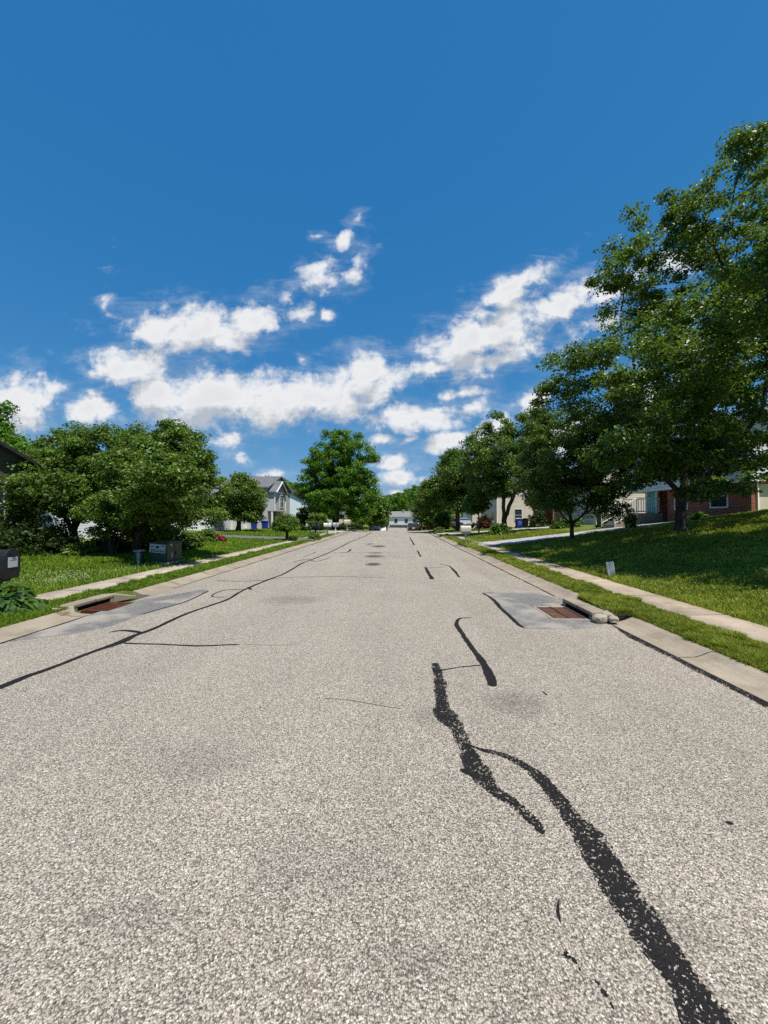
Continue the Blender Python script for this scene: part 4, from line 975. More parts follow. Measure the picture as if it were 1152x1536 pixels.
mb = MB(); mb.box((-.03, 6.3, 1.5), (.1, .12, 2.05)); mb.box((-.03, 7.2, 1.5), (.1, .12, 2.05)); mb.box((-.03, 6.75, 2.49), (.1, .8, .1)); dr_ = mb.build('storm_door', MT['trim'], hb)
mb = MB(); mb.box((-.0, 6.75, 1.45), (.05, .78, 1.97)); mb.build('pane', MT['teal_glass'], dr_)
# porch landing, steps going down toward the street, railings
mb = MB(); mb.box((-.75, 6.75, .18), (1.5, 1.9, .66)); 
for k in range(4): mb.box((-1.65 - .3*k, 6.75, .1 - .17*k), (.3, 1.5, .48 - .0*k))
st = mb.build('front_steps', MT['stone'], hb, bevel=.01)
def railing(parent, y, m):
    mb = MB(); top = [(-1.42, y, 1.42), (-2.75, y, .62)]; bot = [(-1.42, y, .62), (-2.75, y, -.12)]
    for ln in (top, bot): mb.tube(ln, .026, 6)
    for t in np.linspace(0, 1, 11):
        a = Vector(top[0]).lerp(Vector(top[1]), t); b = Vector(bot[0]).lerp(Vector(bot[1]), t)
        big = t in (0.0, 1.0); mb.tube([a + Vector((0, 0, .03)), b - Vector((0, 0, .25 if big else 0))], .036 if big else .015, 6)
    mb.tube([(-1.42, y, 1.42), (-.05, y, 1.42)], .026, 6); mb.tube([(-1.42, y, .62), (-.05, y, .62)], .026, 6)
    for x in np.linspace(-1.3, -.1, 9): mb.tube([(x, y, 1.42), (x, y, .62)], .015, 6)
    return mb.build('railing', m, parent)
railing(st, 6.0, MT['trim']); railing(st, 7.5, MT['cream_trim'])
# beige house beyond it
X0, Y0 = 17.0, 33.5; hz = g(X0, Y0) - .3; h2 = empty('beige_house', (X0, Y0, hz), 'beige sided house beyond the porch railing', 'house')
gable_body(0, 8, 0, 9, -.3, 4.8, 2.2, 'y').build('wall', MT['beige_siding'], h2); gable_roof(0, 8, 0, 9, 4.8, 2.2, 'y').build('roof', MT['shingle_d'], h2)
window(h2, '-y', 1.6, 1.0, .9, 1.2, 0); window(h2, '-y', 5.2, 3.0, .9, 1.2, 0); window(h2, '-x', 2.0, 3.0, .9, 1.2, 0); window(h2, '-x', 5.5, 3.0, .9, 1.2, 0)
# beige house by the bins
X0, Y0 = 11.6, 45.0; hz = g(X0, Y0) - .2; h3 = empty('beige_house', (X0, Y0, hz), 'beige sided house behind the twin topped tree', 'house')
gable_body(0, 9, 0, 9, -.3, 4.9, 2.2, 'y').build('wall', MT['beige_siding'], h3); gable_roof(0, 9, 0, 9, 4.9, 2.2, 'y').build('roof', MT['shingle'], h3)
mb = MB(); mb.box((-.01, -.01, 2.3), (.14, .14, 5.1)); mb.build('corner_trim', MT['trim'], h3)
window(h3, '-y', 2.4, 1.0, .8, 1.3, 0); window(h3, '-y', 5.6, 3.1, .9, 1.2, 0); window(h3, '-x', 2.0, .7, 1.2, 1.5, 0); window(h3, '-x', 6, 3.0, 1.0, 1.2, 0)
# brick and stone entrance seen behind the bins
X0, Y0 = 15.3, 44.2
hz = g(X0, Y0) - .2; h5 = empty('brick_porch', (X0, Y0 - 3.0, hz), 'small brick porch with grey posts behind the trash bins', 'porch')
mb = MB(); mb.box((.6, .8, 1.1), (1.2, 1.4, 2.6)); mb.build('wall', MT['brick'], h5); mb = MB(); mb.box((.2, .0, 2.5), (3.0, 2.6, .16)); mb.build('roof', MT['shingle'], h5)
for k in (-1.0, -.2): mb = MB(); mb.box((k, -.6, 1.1), (.2, .2, 2.6)); mb.build('post', MT['wood'], h5)
# farther beige house with the driveway cars
X0, Y0 = 12.0, 62.0; hz = g(X0, Y0); h4 = empty('beige_house', (X0, Y0, hz), 'beige sided house behind the silver parked car', 'house')
gable_body(0, 9, 0, 9, -1, 4.9, 2.2, 'y').build('wall', MT['beige_siding'], h4); gable_roof(0, 9, 0, 9, 4.9, 2.2, 'y').build('roof', MT['shingle'], h4)
window(h4, '-y', 2.2, 2.6, 1.0, 1.3, 0); window(h4, '-x', 2.5, 2.6, 1.2, 1.3, 0); mb = MB(); mb.box((-.03, 6.2, 1.2), (.08, 2.6, 2.3)); mb.build('garage_door', MT['trim'], h4)

# khaki house at the far left edge, white house behind the garden trees
X0 = -13.4; hz = g(X0, 10) - .05; h6 = empty('khaki_house', (X0, 5.0, hz), 'khaki sided house with a gable darkened for shade at the picture edge behind the black mailbox', 'house')
gable_body(-8, 0, 0, 8.5, -.3, 3.25, 1.7, 'x').build('wall', MT['tan_siding'], h6)
rf = gable_roof(-8, 0, 0, 8.5, 3.25, 1.7, 'x', ov=.22).build('roof', MT['shingle_d'], h6)
window(h6, '+x', 7.0, 1.05, 1.2, 1.45, 0, grid=(2, 2)); window(h6, '+x', 2.5, 1.05, 1.2, 1.45, 0, grid=(2, 2))
X0 = -16.8; hz = g(X0, 20); h7 = empty('white_house', (X0, 15.2, hz), 'white clapboard house behind the wide garden trees', 'house')
gable_body(-8, 0, 0, 9.5, -.3, 3.9, 1.2, 'y').build('wall', MT['white_siding'], h7); gable_roof(-8, 0, 0, 9.5, 3.9, 1.2, 'y', ov=.3).build('roof', MT['shingle'], h7)
window(h7, '+x', 5.3, 2.4, .9, 1.2, 0); window(h7, '+x', 8.3, .9, .9, 1.2, 0)
# grey gabled house
Y0 = 40.0; X0 = -12.95; hz = g(-14, 40) - .05; h8 = empty('grey_house', (X0, Y0, hz), 'grey house with a gabled bay and white garage door', 'house')
mb = MB(); mb.poly_prism([(0, -.3), (8.5, -.3), (8.5, 4.45), (4.25, 5.95), (0, 4.45)], 'x', -6.0, -.75); mb.build('wall', MT['grey_siding'], h8)
gable_roof(-6.0, -.75, 0, 8.5, 4.45, 1.5, 'x', ov=.25).build('roof', MT['shingle'], h8)
by0, by1 = .15, 4.0
mb = MB(); mb.poly_prism([(by0, 1.95), (by1, 1.95), (by1, 4.0), ((by0 + by1)/2, 5.15), (by0, 4.0)], 'x', -.74, 0); bay = mb.build('bay', MT['grey_siding'], h8)
mb = MB(); ov = .2; yc = (by0 + by1)/2; k = 1.15/(yc - by0)
mb.poly_prism([(by0 - ov, 4.0 - k*ov), (yc, 5.15), (by1 + ov, 4.0 - k*ov), (by1 + ov, 4.15 - k*ov), (yc, 5.31), (by0 - ov, 4.15 - k*ov)], 'x', -2.6, .22); mb.build('bay_roof', MT['shingle'], bay)
mb = MB()
for a, b in (((.24, by0 - ov, 4.06 - k*ov), (.24, yc, 5.21)), ((.24, yc, 5.21), (.24, by1 + ov, 4.06 - k*ov))): mb.tube([a, b], .085, 4)
for yy in (by0, by1): mb.box((.02, yy, 3.0), (.09, .12, 2.05))
mb.box((.02, yc, 4.0), (.06, by1 - by0, .12)); mb.build('bay_trim', MT['trim'], bay)
window(bay, '+x', 2.6, 2.4, 1.3, 1.3, 0, grid=(2, 2)); window(h8, '-y', -2.6, 2.75, .8, 1.2, 0)
mb = MB(); mb.box((-.3, .25, 1.0), (.16, .16, 2.3)); mb.build('porch_post', MT['trim'], h8); mb = MB(); mb.box((-.3, 3.9, 1.0), (.16, .16, 2.3)); mb.build('porch_post', MT['trim'], h8)
mb = MB(); mb.box((-.72, 2.4, 1.1), (.06, 1.0, 2.1)); mb.build('door', MT['wood'], h8)
mb = MB(); mb.box((-5.2, -3.6, 1.25), (4.6, 7.18, 3.0)); gw = mb.build('garage_wall', MT['white_siding'], h8)
mb = MB(); mb.poly_prism([(-7.4, 2.76), (-.02, 2.76), (-.02, 4.3), (-3.7, 3.4)], 'x', -7.6, -2.65); mb.build('garage_roof', MT['shingle'], gw)
mb = MB(); mb.box((-2.88, -2.4, 1.1), (.05, 2.6, 2.15)); mb.box((-2.88, -5.4, 1.1), (.05, 2.6, 2.15)); mb.build('garage_door', MT['trim'], h8)
# pale blue-white house
Y0 = 57.0; X0 = -14.4; hz = g(X0, Y0); h9 = empty('pale_blue_house', (X0, Y0, hz), 'pale blue gabled house beyond the grey house', 'house')
gable_body(-10, 0, 0, 9, -1, 4.6, 2.4, 'y').build('wall', MT['blue_siding'], h9); gable_roof(-10, 0, 0, 9, 4.6, 2.4, 'y', ov=.25).build('roof', MT['shingle_d'], h9)
window(h9, '+x', 2.0, 2.8, .9, 1.2, 0); window(h9, '+x', 6.0, 2.8, .9, 1.2, 0); window(h9, '-y', -7.2, 2.8, .9, 1.2, 0)
Y0 = 86.0; X0 = -12.5; hz = g(X0, Y0); h10 = empty('cream_house', (X0, Y0, hz), 'cream house glimpsed behind the trunk of the bright maple', 'house')
gable_body(-9, 0, 0, 8, -1, 4.9, 2.2, 'x').build('wall', MT['beige_siding'], h10); gable_roof(-9, 0, 0, 8, 4.9, 2.2, 'x').build('roof', MT['shingle'], h10)
for u in (-2, -4.5, -7): window(h10, '-y', u, 2.8, 1, 1.3, 0)
window(h10, '-y', -3.2, .4, 1, 1.3, 0)
# white house closing the street
Y0 = 150.0; X0 = at(583, 780, Y0).x; hz = at(600, 792, Y0).z - 1.6
h11 = empty('white_house', (X0, Y0, hz), 'white house with a grey roof closing the end of the street', 'house', rz=-.33)
gable_body(0, 16, 0, 8, -1, 5.9, 2.0, 'x').build('wall', MT['white_siding'], h11); gable_roof(0, 16, 0, 8, 5.9, 2.0, 'x', ov=.35, th=.2).build('roof', MT['shingle_g'], h11)
for u in (3, 7.2, 10.4, 13.4): window(h11, '-y', u, 3.6, 1.3, 1.5, 0)
window(h11, '-x', 4.0, 3.6, 1.5, 1.6, 0)
mb = MB(); mb.box((8, -.9, 2.85), (15, 1.8, .2)); mb.build('porch_roof', MT['shingle_g'], h11)
mb = MB(); mb.box((5, 3.4, 8.0), (.8, .8, 1.6)); mb.build('chimney', MT['stone'], h11)
mb = MB(); mb.box((9.0, -.05, 1.2), (1.1, .1, 2.2)); mb.build('door', MT['glass'], h11)

# ------------------------------------------------------------------ mailboxes
def mailbox(c, rz, m, w, h, L, top_z, label, post_m, post_back=.0, plate=None, group=None, bracket=False):
    """arched box on a post; local +x is the front"""
    r = empty('mailbox', c, label, 'mailbox', group, rz)
    def arch(wd, hh, a0=8):
        pts = [(-wd/2*.8, 0), (wd/2*.8, 0), (wd/2, hh*.25), (wd/2, hh*.62)]
        pts += [(wd/2*math.cos(t), hh*.62 + hh*.38*math.sin(t)) for t in np.linspace(0, PI, a0)[1:-1]] + [(-wd/2, hh*.62), (-wd/2, hh*.25)]
        return pts
    zb = top_z - h
    mb = MB(); mb.poly_prism([(u, z + zb) for u, z in arch(w, h)], 'x', -L, 0); b = mb.build('box', m, r, bevel=.012)
    mb = MB(); mb.poly_prism([(u*1.1, z*1.06 + zb - .008) for u, z in arch(w, h)], 'x', 0.0, .03); d = mb.build('door', m, r, bevel=.008)
    mb = MB(); mb.box((.04, 0, zb + h*.8), (.03, .06, .025)); mb.build('handle', m, d)
    if plate:
        mb = MB(); mb.box((.034, 0, zb + h*.55), (.008, w*.62, h*.36)); mb.box((.037, 0, zb + h*.66), (.01, w*.4, .02)); mb.build('plate', plate, d)
    mb = MB(); mb.box((-L*.5 - post_back, 0, (zb - .2)/2), (.1, .1, zb + .2 + .0)); mb.box((-L*.5, 0, zb - .03), (L*.8, w*.7, .06))
    if bracket: mb.tube([(-L*.5 - post_back, 0, zb - .35), (-L*.2, 0, zb - .05)], .03, 6)
    mb.build('post', post_m, r, bevel=.008)
    fs = 1 if bracket else -1
    mb = MB(); mb.box((-L*.35, fs*(w/2 + .012), zb + h*.6), (.03, .012, .2)); mb.box((-L*.3, fs*(w/2 + .012), zb + h*.6 + .09), (.1, .012, .06)); mb.build('flag', m, r)
    return r
mailbox((-5.9, 5.67, .11), .08, MT['black'], .25, .43, .6, 1.0, 'large black plastic mailbox with a pale plate above the hostas', MT['black'], .3, MT['grey_lid'], bracket=True)
mailbox((3.62, 22.0, .11), PI, MT['beige_plastic'], .36, .42, .55, 1.02, 'large beige mailbox on a post among daylilies', MT['beige_plastic'], 0, MT['white_plastic'])
mailbox((-5.45, 26.6, .11), 0, MT['black'], .24, .3, .5, 1.0, 'black mailbox on a black post beside the dark driveway', MT['black'])
mailbox((-5.5, 31.5, .11), .0, MT['white_plastic'], .3, .32, .55, 1.02, 'white mailbox on the verge past the black post', MT['wood'])
mailbox((-5.4, 35.0, .11), .0, MT['grey_lid'], .3, .34, .5, 1.0, 'grey mailbox on a white post in front of the maple', MT['white_plastic'])
mailbox((-5.2, 42.0, .09), .0, MT['beige_plastic'], .5, .5, .6, 1.25, 'tan mailbox on a thick post near the crest', MT['beige_plastic'])
mailbox((3.75, 64.0, float(R(64)) + .1), PI, MT['beige_plastic'], .4, .45, .6, 1.3, 'pale mailbox beside the dark car at the crest', MT['wood'])

# ------------------------------------------------------------------ utility cabinets and marker
c = Vector((-7.3, 11.9, g(-7.3, 11.9)))
r = empty('utility_cabinet', c, 'green utility cabinet, paint darkened for tree shade, with a faded white warning sign beside the sidewalk', 'utility cabinet')
mb = MB(); mb.box((0, 0, .03), (.72, .95, .1)); mb.build('pad', MT['stone'], r, bevel=.01)
mb = MB(); mb.box((0, 0, .37), (.56, .78, .58)); mb.build('body', MT['green_metal'], r, bevel=.012)
mb = MB(); mb.poly_prism([(-.41, .662), (.41, .662), (.41, .69), (.0, .72), (-.41, .69)], 'x', -.3, .3); mb.build('lid', MT['green_metal'], r, bevel=.008)
mb = MB(); mb.box((.283, 0, .36), (.008, .02, .5)); mb.box((.285, .06, .33), (.02, .05, .12)); mb.build('door_seam', MT['black'], r)
tl = Matrix.Rotation(.10, 3, 'Y')
mb = MB(); mb.box((-.03, -.394, .5), (.5, .006, .26), tilt=tl); sg = mb.build('warning_sign', MT['sign_white'], r)
mb = MB(); mb.box((-.03, -.399, .46), (.46, .004, .012), tilt=tl)
mb.poly_prism([(-.03, .59), (.04, .545), (-.03, .50), (-.10, .545)], 'y', -.401, -.3975)
for k in range(5): mb.box((-.2 + .085*k, -.3995, .43 - .008*k), (.05, .004, .035))
for k in (-.2, .14): mb.box((k, -.3995, .57), (.1, .004, .02))
mb.build('print', MT['black'], sg)
mb = MB(); mb.box((.286, -.2, .6), (.006, .09, .07)); mb.box((.286, -.16, .28), (.006, .06, .16)); mb.build('sticker', MT['sign_white'], r)
c = Vector((-7.78, 11.35, g(-7.78, 11.35)))
r = empty('cable_pedestal', c, 'short pale green cable pedestal next to the green utility cabinet', 'utility pedestal')
mb = MB(); mb.box((0, 0, .2), (.2, .2, .44)); mb.build('body', MT['green_metal'], r, bevel=.015)
mb = MB(); mb.box((.03, -.106, .2), (.09, .012, .38)); mb.build('panel', MT['pale_green'], r); mb = MB(); mb.box((0, 0, .43), (.23, .23, .05)); mb.build('cap', MT['pale_green'], r, bevel=.012)
c = gp(902, 853, .3); c = Vector((5.22, 9.6, g(5.22, 9.6)))
r = empty('utility_marker', c, 'short leaning off white utility marker at the lawn edge', 'utility marker')
tl = Matrix.Rotation(-.13, 3, 'Y')
mb = MB(); mb.box((0, 0, .17), (.17, .05, .42), tilt=tl); mb.build('panel', MT['marker'], r, bevel=.008)
mb = MB(); mb.box((0, -.027, .19), (.09, .006, .28), tilt=tl); mb.build('recess', MT['sign_white'], r)
c = Vector((12.5, 19.6, g(12.5, 19.6))); tag(MB().box((0, 0, .01), (.6, .4, .08)).build('stepping_stone', MT['stone'], bevel=.02), 'flat pale stepping stone on the grass beside the big pear trunk', 'stone').location = c

# ------------------------------------------------------------------ bins
def bin_(c, rz, m, lid, h, label, emblem=False, group=None):
    r = empty('trash_bin', c, label, 'bin', group, rz); w = h*.56
    mb = MB(); mb.box((0, 0, h*.47), (w, w*1.05, h*.88), taper=.78); b = mb.build('body', m, r, bevel=.02)
    mb = MB(); mb.poly_prism([(-w*.56, h*.9), (w*.56, h*.9), (w*.56, h*.94), (0, h*1.0), (-w*.56, h*.94)], 'y', -w*.6, w*.58); mb.build('lid', lid, r, bevel=.015)
    for s in (-1, 1):
        mb = MB(); mb.tube([(s*w*.36, w*.46, .1), (s*w*.46, w*.46, .1)], .1, 14); mb.build('wheel', MT['tyre'], r)
    mb = MB(); mb.tube([(-w*.4, w*.62, h*.86), (w*.4, w*.62, h*.86)], .02, 6); mb.build('handle', m, r)
    if emblem:
        mb = MB(); pts = [(math.cos(t)*w*.2, -w*.5, h*.56 + math.sin(t)*h*.11) for t in np.linspace(0, 2*PI, 17)]; mb.tube(pts, .028, 5)
        mb.tube([(-w*.2, -w*.48, h*.28), (-w*.14, -w*.49, h*.44), (w*.14, -w*.49, h*.44), (w*.2, -w*.48, h*.28)], .028, 5); mb.build('emblem', MT['pale_blue'], r)
    return r
bin_(on(778, 38.0), .1, MT['blue_bin'], MT['grey_lid'], 1.0, 'blue bin with a pale blue emblem and grey lid by the house', True)
bin_(on(787.5, 38.4), .1, MT['black'], MT['black'], .95, 'black bin standing next to the blue bin with the emblem')
c = Vector((13.6, 26.0, g(13.6, 26.0))); bin_(c, .3, MT['green_bin'], MT['green_bin'], .95, 'dark green bin at the foot of the porch railing')
c = Vector((14.5, 26.8, g(14.5, 26.8))); bin_(c, .2, MT['blue_bin'], MT['blue_bin'], .85, 'blue bin behind the porch railing')
bin_(Vector((at(381, 780, 38).x, 38.0, g(-13.5, 38))), -.2, MT['blue_bin'], MT['blue_bin'], .85, 'blue bin at the grey house, beside the garden tree')
bin_(Vector((at(397.5, 780, 39).x, 39.0, g(-13.0, 39))), -.2, MT['blue_bin'], MT['blue_bin'], .95, 'blue bin at the grey house, under the gabled bay')

# ------------------------------------------------------------------ cars
def car(c, rz, paint, label, suv=True):
    """local +y is the front"""
    r = empty('parked_car', c, label, 'car', None, rz); L, W = 4.6, 1.84
    hb_, ht = (1.0, 1.68) if suv else (.85, 1.42)
    body = [(-2.25, .32), (-2.3, .6), (-2.26, hb_), (2.0, hb_*.94), (2.25, .74), (2.28, .36), (1.9, .24), (-1.95, .24)]
    mb = MB(); mb.poly_prism(body, 'x', -W/2, W/2); mb.build('body', paint, r, bevel=.09)
    a, b = (-2.2, -1.95) if suv else (-1.95, -1.2)
    def cab(mb, inset, z0, z1, y0a, y0b, y1b, y1a, w0, w1):
        mb.add([(-w0, y0a, z0), (w0, y0a, z0), (w0, y1a, z0), (-w0, y1a, z0), (-w1, y0b, z1), (w1, y0b, z1), (w1, y1b, z1), (-w1, y1b, z1)],
               [(3, 2, 1, 0), (4, 5, 6, 7), (0, 1, 5, 4), (1, 2, 6, 5), (2, 3, 7, 6), (3, 0, 4, 7)])
    mb = MB(); cab(mb, 0, hb_ - .03, ht, a, b, .25, 1.15, W/2 - .05, W/2 - .2); mb.build('cabin', paint, r, bevel=.06)
    # glass: rear, front, sides, standing slightly proud
    def quad(p, q, d): 
        mb = MB(); n = (Vector(p[1]) - Vector(p[0])).cross(Vector(p[2]) - Vector(p[0])).normalized()
        mb.add([Vector(v) + n*.012 for v in p] + [Vector(v) - n*.02 for v in p], [(0, 1, 2, 3), (7, 6, 5, 4), (0, 4, 5, 1), (1, 5, 6, 2), (2, 6, 7, 3), (3, 7, 4, 0)]); return mb.build(q, MT['glass'], r)
    z0, z1 = hb_ + .05, ht - .1; f0, f1 = .1/(ht - hb_), (ht - .1 - hb_)/(ht - hb_)
    def yb(f): return a + (b - a)*f
    def yf(f): return 1.15 + (.25 - 1.15)*f
    def wd(f): return (W/2 - .05) + (-.15)*f
    quad([(-wd(f0) + .12, yb(f0), z0), (wd(f0) - .12, yb(f0), z0), (wd(f1) - .1, yb(f1), z1), (-wd(f1) + .1, yb(f1), z1)], 'rear_window', 0)
    quad([(wd(f0) - .1, yf(f0), z0), (-wd(f0) + .1, yf(f0), z0), (-wd(f1) + .08, yf(f1), z1), (wd(f1) - .08, yf(f1), z1)], 'windscreen', 0)
    for s in (1, -1):
        p = [(s*wd(f0), yb(f0) + .25, z0), (s*wd(f0), yf(f0) - .2, z0), (s*wd(f1), yf(f1) - .15, z1), (s*wd(f1), yb(f1) + .2, z1)]
        quad(p if s > 0 else p[::-1], 'side_window', 0)
        mb = MB(); mb.box((s*.76, -2.27, hb_*.86), (.2, .09, .26)); mb.build('tail_light', MT['red_lamp'], r)
        mb = MB(); mb.box((s*.68, 2.2, hb_*.72), (.36, .14, .14)); mb.build('headlight', MT['white_plastic'], r, bevel=.02)
        for y in (-1.4, 1.42):
            mb = MB(); mb.tube([(s*.72, y, .34), (s*.93, y, .34)], .34, 20); ty = mb.build('wheel', MT['tyre'], r, bevel=.03)
            mb = MB(); mb.tube([(s*.9, y, .34), (s*.945, y, .34)], .21, 14); mb.build('rim', MT['alloy'], ty)
    mb = MB(); mb.box((0, -2.31, .46), (1.7, .1, .16)); mb.box((0, 2.29, .44), (1.7, .1, .16)); mb.build('bumper', MT['black'], r, bevel=.03)
    mb = MB(); mb.box((0, -2.315, hb_*.78), (.45, .03, .16)); mb.build('licence_plate', MT['white_plastic'], r)
    return r
X = at(619, 790, 68).x; car((X, 68.0, float(R(68))), .02, MT['car_dark'], 'dark car parked facing away at the crest of the street')
car((9.3, 55.0, g(9.3, 55) + .12), PI + .25, MT['car_silver'], 'silver car parked in front of the far beige house', False)
car((6.7, 76.0, g(6.7, 76) + .1), PI, MT['car_plum'], 'dark red car parked among the red shrubs')
car((-3.3, 84.0, float(R(84))), PI, MT['car_white'], 'white car parked at the far kerb beyond the crest')
car((-4.0, 71.0, float(R(71))), PI, MT['car_dark'], 'dark car parked under the far trees beyond the crest', False)

# ------------------------------------------------------------------ sky, clouds, sun
SUN_EL = math.radians(68); SUN_AZ = math.radians(143)      # azimuth from +Y toward +X
w = bpy.data.worlds.new("World"); S.world = w; w.use_nodes = True; t = w.node_tree; t.nodes.clear()
sky = N(t, 'ShaderNodeTexSky', sky_type='NISHITA', sun_disc=False)
sky.sun_elevation = SUN_EL; sky.sun_rotation = SUN_AZ; sky.air_density = 1.0; sky.dust_density = .2; sky.ozone_density = 4.0; sky.altitude = 200
hsv = N(t, 'ShaderNodeHueSaturation', {'Color': sky.outputs[0], 'Saturation': 1.25, 'Value': 1.0})
# clouds live on the sky as directions: (u, v) = slope along x and z for the half facing up the street
CL = [(20, 605, 66, 40, 0, 1), (85, 577, 20, 11, 0, .7), (132, 612, 42, 24, 0, .9), (195, 552, 62, 32, 0, 1), (165, 445, 10, 24, 0, .5), (290, 498, 90, 32, -4, 1.0), (375, 470, 46, 26, 8, .95), (435, 441, 12, 16, -30, .6),
      (483, 412, 28, 23, 20, .9), (516, 360, 14, 14, 0, .85), (535, 400, 15, 26, -20, .6), (456, 470, 24, 15, 0, .8), (490, 470, 10, 10, 0, .6), (320, 600, 135, 46, 0, 1.1), (235, 590, 62, 34, 0, 1), (455, 600, 115, 38, 4, 1.1),
      (545, 572, 62, 36, 10, 1.05), (615, 626, 64, 22, 0, .95), (698, 618, 34, 20, 30, .85), (690, 590, 34, 9, 5, .8), (700, 515, 62, 42, 20, 1.0), (642, 552, 42, 15, 5, .95), (760, 490, 66, 40, 30, 1), (778, 423, 48, 15, 32, .95),
      (838, 455, 66, 26, 28, .9), (905, 440, 62, 15, 28, .75), (740, 535, 54, 16, 8, .9), (805, 597, 34, 20, 35, .9), (675, 665, 42, 16, 12, .95), (730, 650, 40, 24, 20, .9), (860, 655, 66, 30, 10, 1.0), (1010, 395, 30, 16, 10, .8),
      (590, 692, 38, 12, 8, .9), (594, 716, 32, 14, 0, .95), (570, 664, 22, 8, 5, .8), (614, 664, 20, 6, 20, .6), (648, 718, 24, 12, 15, .9), (590, 738, 18, 8, 0, .8), (336, 664, 30, 13, 0, .85), (352, 686, 18, 8, 0, .7), (414, 711, 24, 8, 10, .85),
      (470, 350, 12, 4, 0, .35), (535, 325, 8, 8, 0, .3), (1000, 600, 60, 40, 0, .9), (640, 700, 26, 6, 10, .5), (60, 560, 10, 6, 0, .4), (880, 490, 40, 20, 30, .5), (455, 537, 12, 5, 10, .4)]
def uv_px(x, y): d = ray(x, y); return d.x/d.y, d.z/d.y
grp = bpy.data.node_groups.new("cloud_density", 'ShaderNodeTree')
grp.interface.new_socket("Vector", in_out='INPUT', socket_type='NodeSocketVector'); grp.interface.new_socket("Density", in_out='OUTPUT', socket_type='NodeSocketFloat'); grp.interface.new_socket("Field", in_out='OUTPUT', socket_type='NodeSocketFloat')
gi = N(grp, 'NodeGroupInput'); vec0 = gi.outputs[0]
wob = N(grp, 'ShaderNodeVectorMath', {0: noise(grp, vec0, 5.5, 4, .6, 1), 1: (.5, .5, .5)}, operation='SUBTRACT').outputs[0]
wob = N(grp, 'ShaderNodeVectorMath', {0: wob, 1: (.11, .075, 0)}, operation='MULTIPLY').outputs[0]
vec = N(grp, 'ShaderNodeVectorMath', {0: vec0, 1: wob}, operation='ADD').outputs[0]
cur = None
for (x, y, rx, ry_, an, k) in CL:
    u, v = uv_px(x, y)
    mp = N(grp, 'ShaderNodeMapping', {0: vec, 'Location': (u, v, 0), 'Rotation': (0, 0, math.radians(an)), 'Scale': (rx/F*1.5, ry_/F*1.5, 1)}, vector_type='TEXTURE').outputs[0]
    ln = N(grp, 'ShaderNodeVectorMath', {0: mp}, operation='LENGTH').outputs['Value']
    f = mth(grp, 'MULTIPLY_ADD', ln, -1.0*k, 1.0*k)
    cur = f if cur is None else N(grp, 'ShaderNodeMath', {0: cur, 1: f, 2: .12}, operation='SMOOTH_MAX').outputs[0]
fb = noise(grp, vec0, 13, 9, .62, 0, .25); fb2 = noise(grp, N(grp, 'ShaderNodeMapping', {0: vec0, 'Rotation': (0, 0, -.5), 'Scale': (.55, 1.5, 1)}).outputs[0], 17, 6, .6)
fld = mth(grp, 'ADD', cur, mth(grp, 'MULTIPLY_ADD', fb, 1.9, -.95)); fld = mth(grp, 'ADD', fld, mth(grp, 'MULTIPLY_ADD', fb2, .8, -.4))
den = N(grp, 'ShaderNodeMapRange', {0: fld, 1: .08, 2: .72, 3: 0.0, 4: 1.0}, interpolation_type='SMOOTHSTEP').outputs[0]
N(grp, 'NodeGroupOutput', {0: den, 1: fld})
tc = N(t, 'ShaderNodeTexCoord').outputs['Generated']; sp = N(t, 'ShaderNodeSeparateXYZ', {0: tc})
yy = mth(t, 'MAXIMUM', sp.outputs[1], .05)
U = mth(t, 'DIVIDE', sp.outputs[0], yy); Vv = mth(t, 'DIVIDE', sp.outputs[2], yy)
p0 = N(t, 'ShaderNodeCombineXYZ', {0: U, 1: Vv, 2: 0.0}).outputs[0]
p1 = N(t, 'ShaderNodeCombineXYZ', {0: mth(t, 'ADD', U, .01), 1: mth(t, 'ADD', Vv, .06), 2: 0.0}).outputs[0]
g0 = N(t, 'ShaderNodeGroup', {}, node_tree=grp); t.links.new(p0, g0.inputs[0])
g1 = N(t, 'ShaderNodeGroup', {}, node_tree=grp); t.links.new(p1, g1.inputs[0])
front = N(t, 'ShaderNodeMapRange', {0: sp.outputs[1], 1: .08, 2: .25}).outputs[0]
wn = noise(t, N(t, 'ShaderNodeMapping', {0: p0, 'Rotation': (0, 0, -.45), 'Scale': (.5, 1.7, 1)}).outputs[0], 11, 8, .68, 0, .6)
wsp = mth(t, 'MULTIPLY', N(t, 'ShaderNodeMapRange', {0: mth(t, 'ADD', g0.outputs[1], mth(t, 'MULTIPLY_ADD', wn, 3.0, -1.5)), 1: -.35, 2: 1.1}, interpolation_type='SMOOTHSTEP').outputs[0], .3)
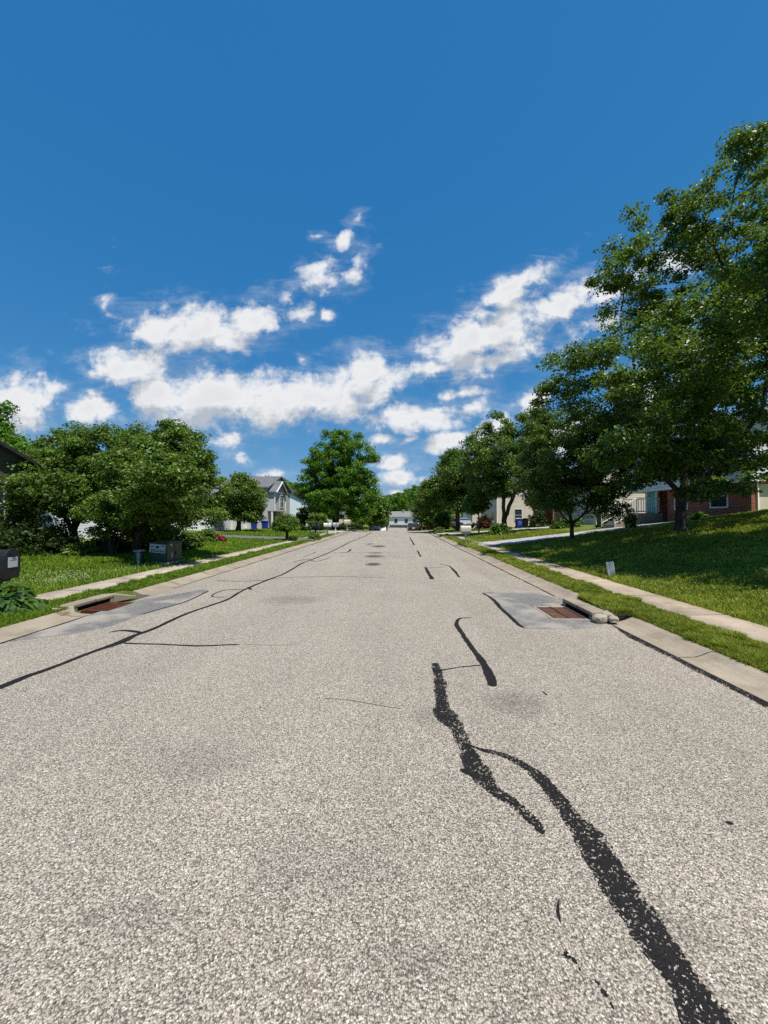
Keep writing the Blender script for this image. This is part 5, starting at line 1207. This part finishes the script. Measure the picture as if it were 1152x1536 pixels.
alpha = mth(t, 'MULTIPLY', mth(t, 'MAXIMUM', g0.outputs[0], wsp), front)
lit = N(t, 'ShaderNodeMapRange', {0: mth(t, 'SUBTRACT', g0.outputs[1], g1.outputs[1]), 1: -.30, 2: .22, 3: 0.0, 4: 1.0}).outputs[0]
thin = N(t, 'ShaderNodeMapRange', {0: g0.outputs[1], 1: .4, 2: 1.1, 3: 1.0, 4: .35}).outputs[0]
lit = mth(t, 'MULTIPLY_ADD', lit, .65, mth(t, 'MULTIPLY', thin, .35), clamp=True)
ccol = mix(t, lit, (.38, .44, .53), (1.04, 1.04, 1.04))
SKY_STRENGTH = .12; CLOUD = .62
sc = N(t, 'ShaderNodeSeparateColor', {0: hsv.outputs[0]})
skyc = N(t, 'ShaderNodeCombineColor', {i: mth(t, 'MULTIPLY', mth(t, 'POWER', mth(t, 'DIVIDE', sc.outputs[i], top), gm), k) for i, (top, gm, k) in enumerate(((.303, .86, .157), (1.096, .5, 1.034), (2.954, .36, 2.685)))}).outputs[0]
bg1 = N(t, 'ShaderNodeBackground', {0: skyc, 1: SKY_STRENGTH}); bg2 = N(t, 'ShaderNodeBackground', {0: ccol, 1: CLOUD})
mxs = N(t, 'ShaderNodeMixShader', {0: mth(t, 'MULTIPLY', alpha, .97), 1: bg1, 2: bg2}); N(t, 'ShaderNodeOutputWorld', {0: mxs})
sl = bpy.data.lights.new("sun", 'SUN'); sl.energy = 4.2; sl.angle = math.radians(.53); sl.color = (1.0, .95, .87)
so = bpy.data.objects.new("sun", sl); COL.objects.link(so)
sd = Vector((math.sin(SUN_AZ)*math.cos(SUN_EL), math.cos(SUN_AZ)*math.cos(SUN_EL), math.sin(SUN_EL)))
so.rotation_euler = sd.to_track_quat('Z', 'Y').to_euler(); so.location = sd*80
v = S.view_settings; S.display_settings.display_device = 'sRGB'; v.view_transform = 'Standard'; v.look = 'None'; v.exposure = .52; v.gamma = 1.0
S.cycles.max_bounces = 6; S.cycles.transparent_max_bounces = 8; S.cycles.use_denoising = False
bpy.context.view_layer.update()
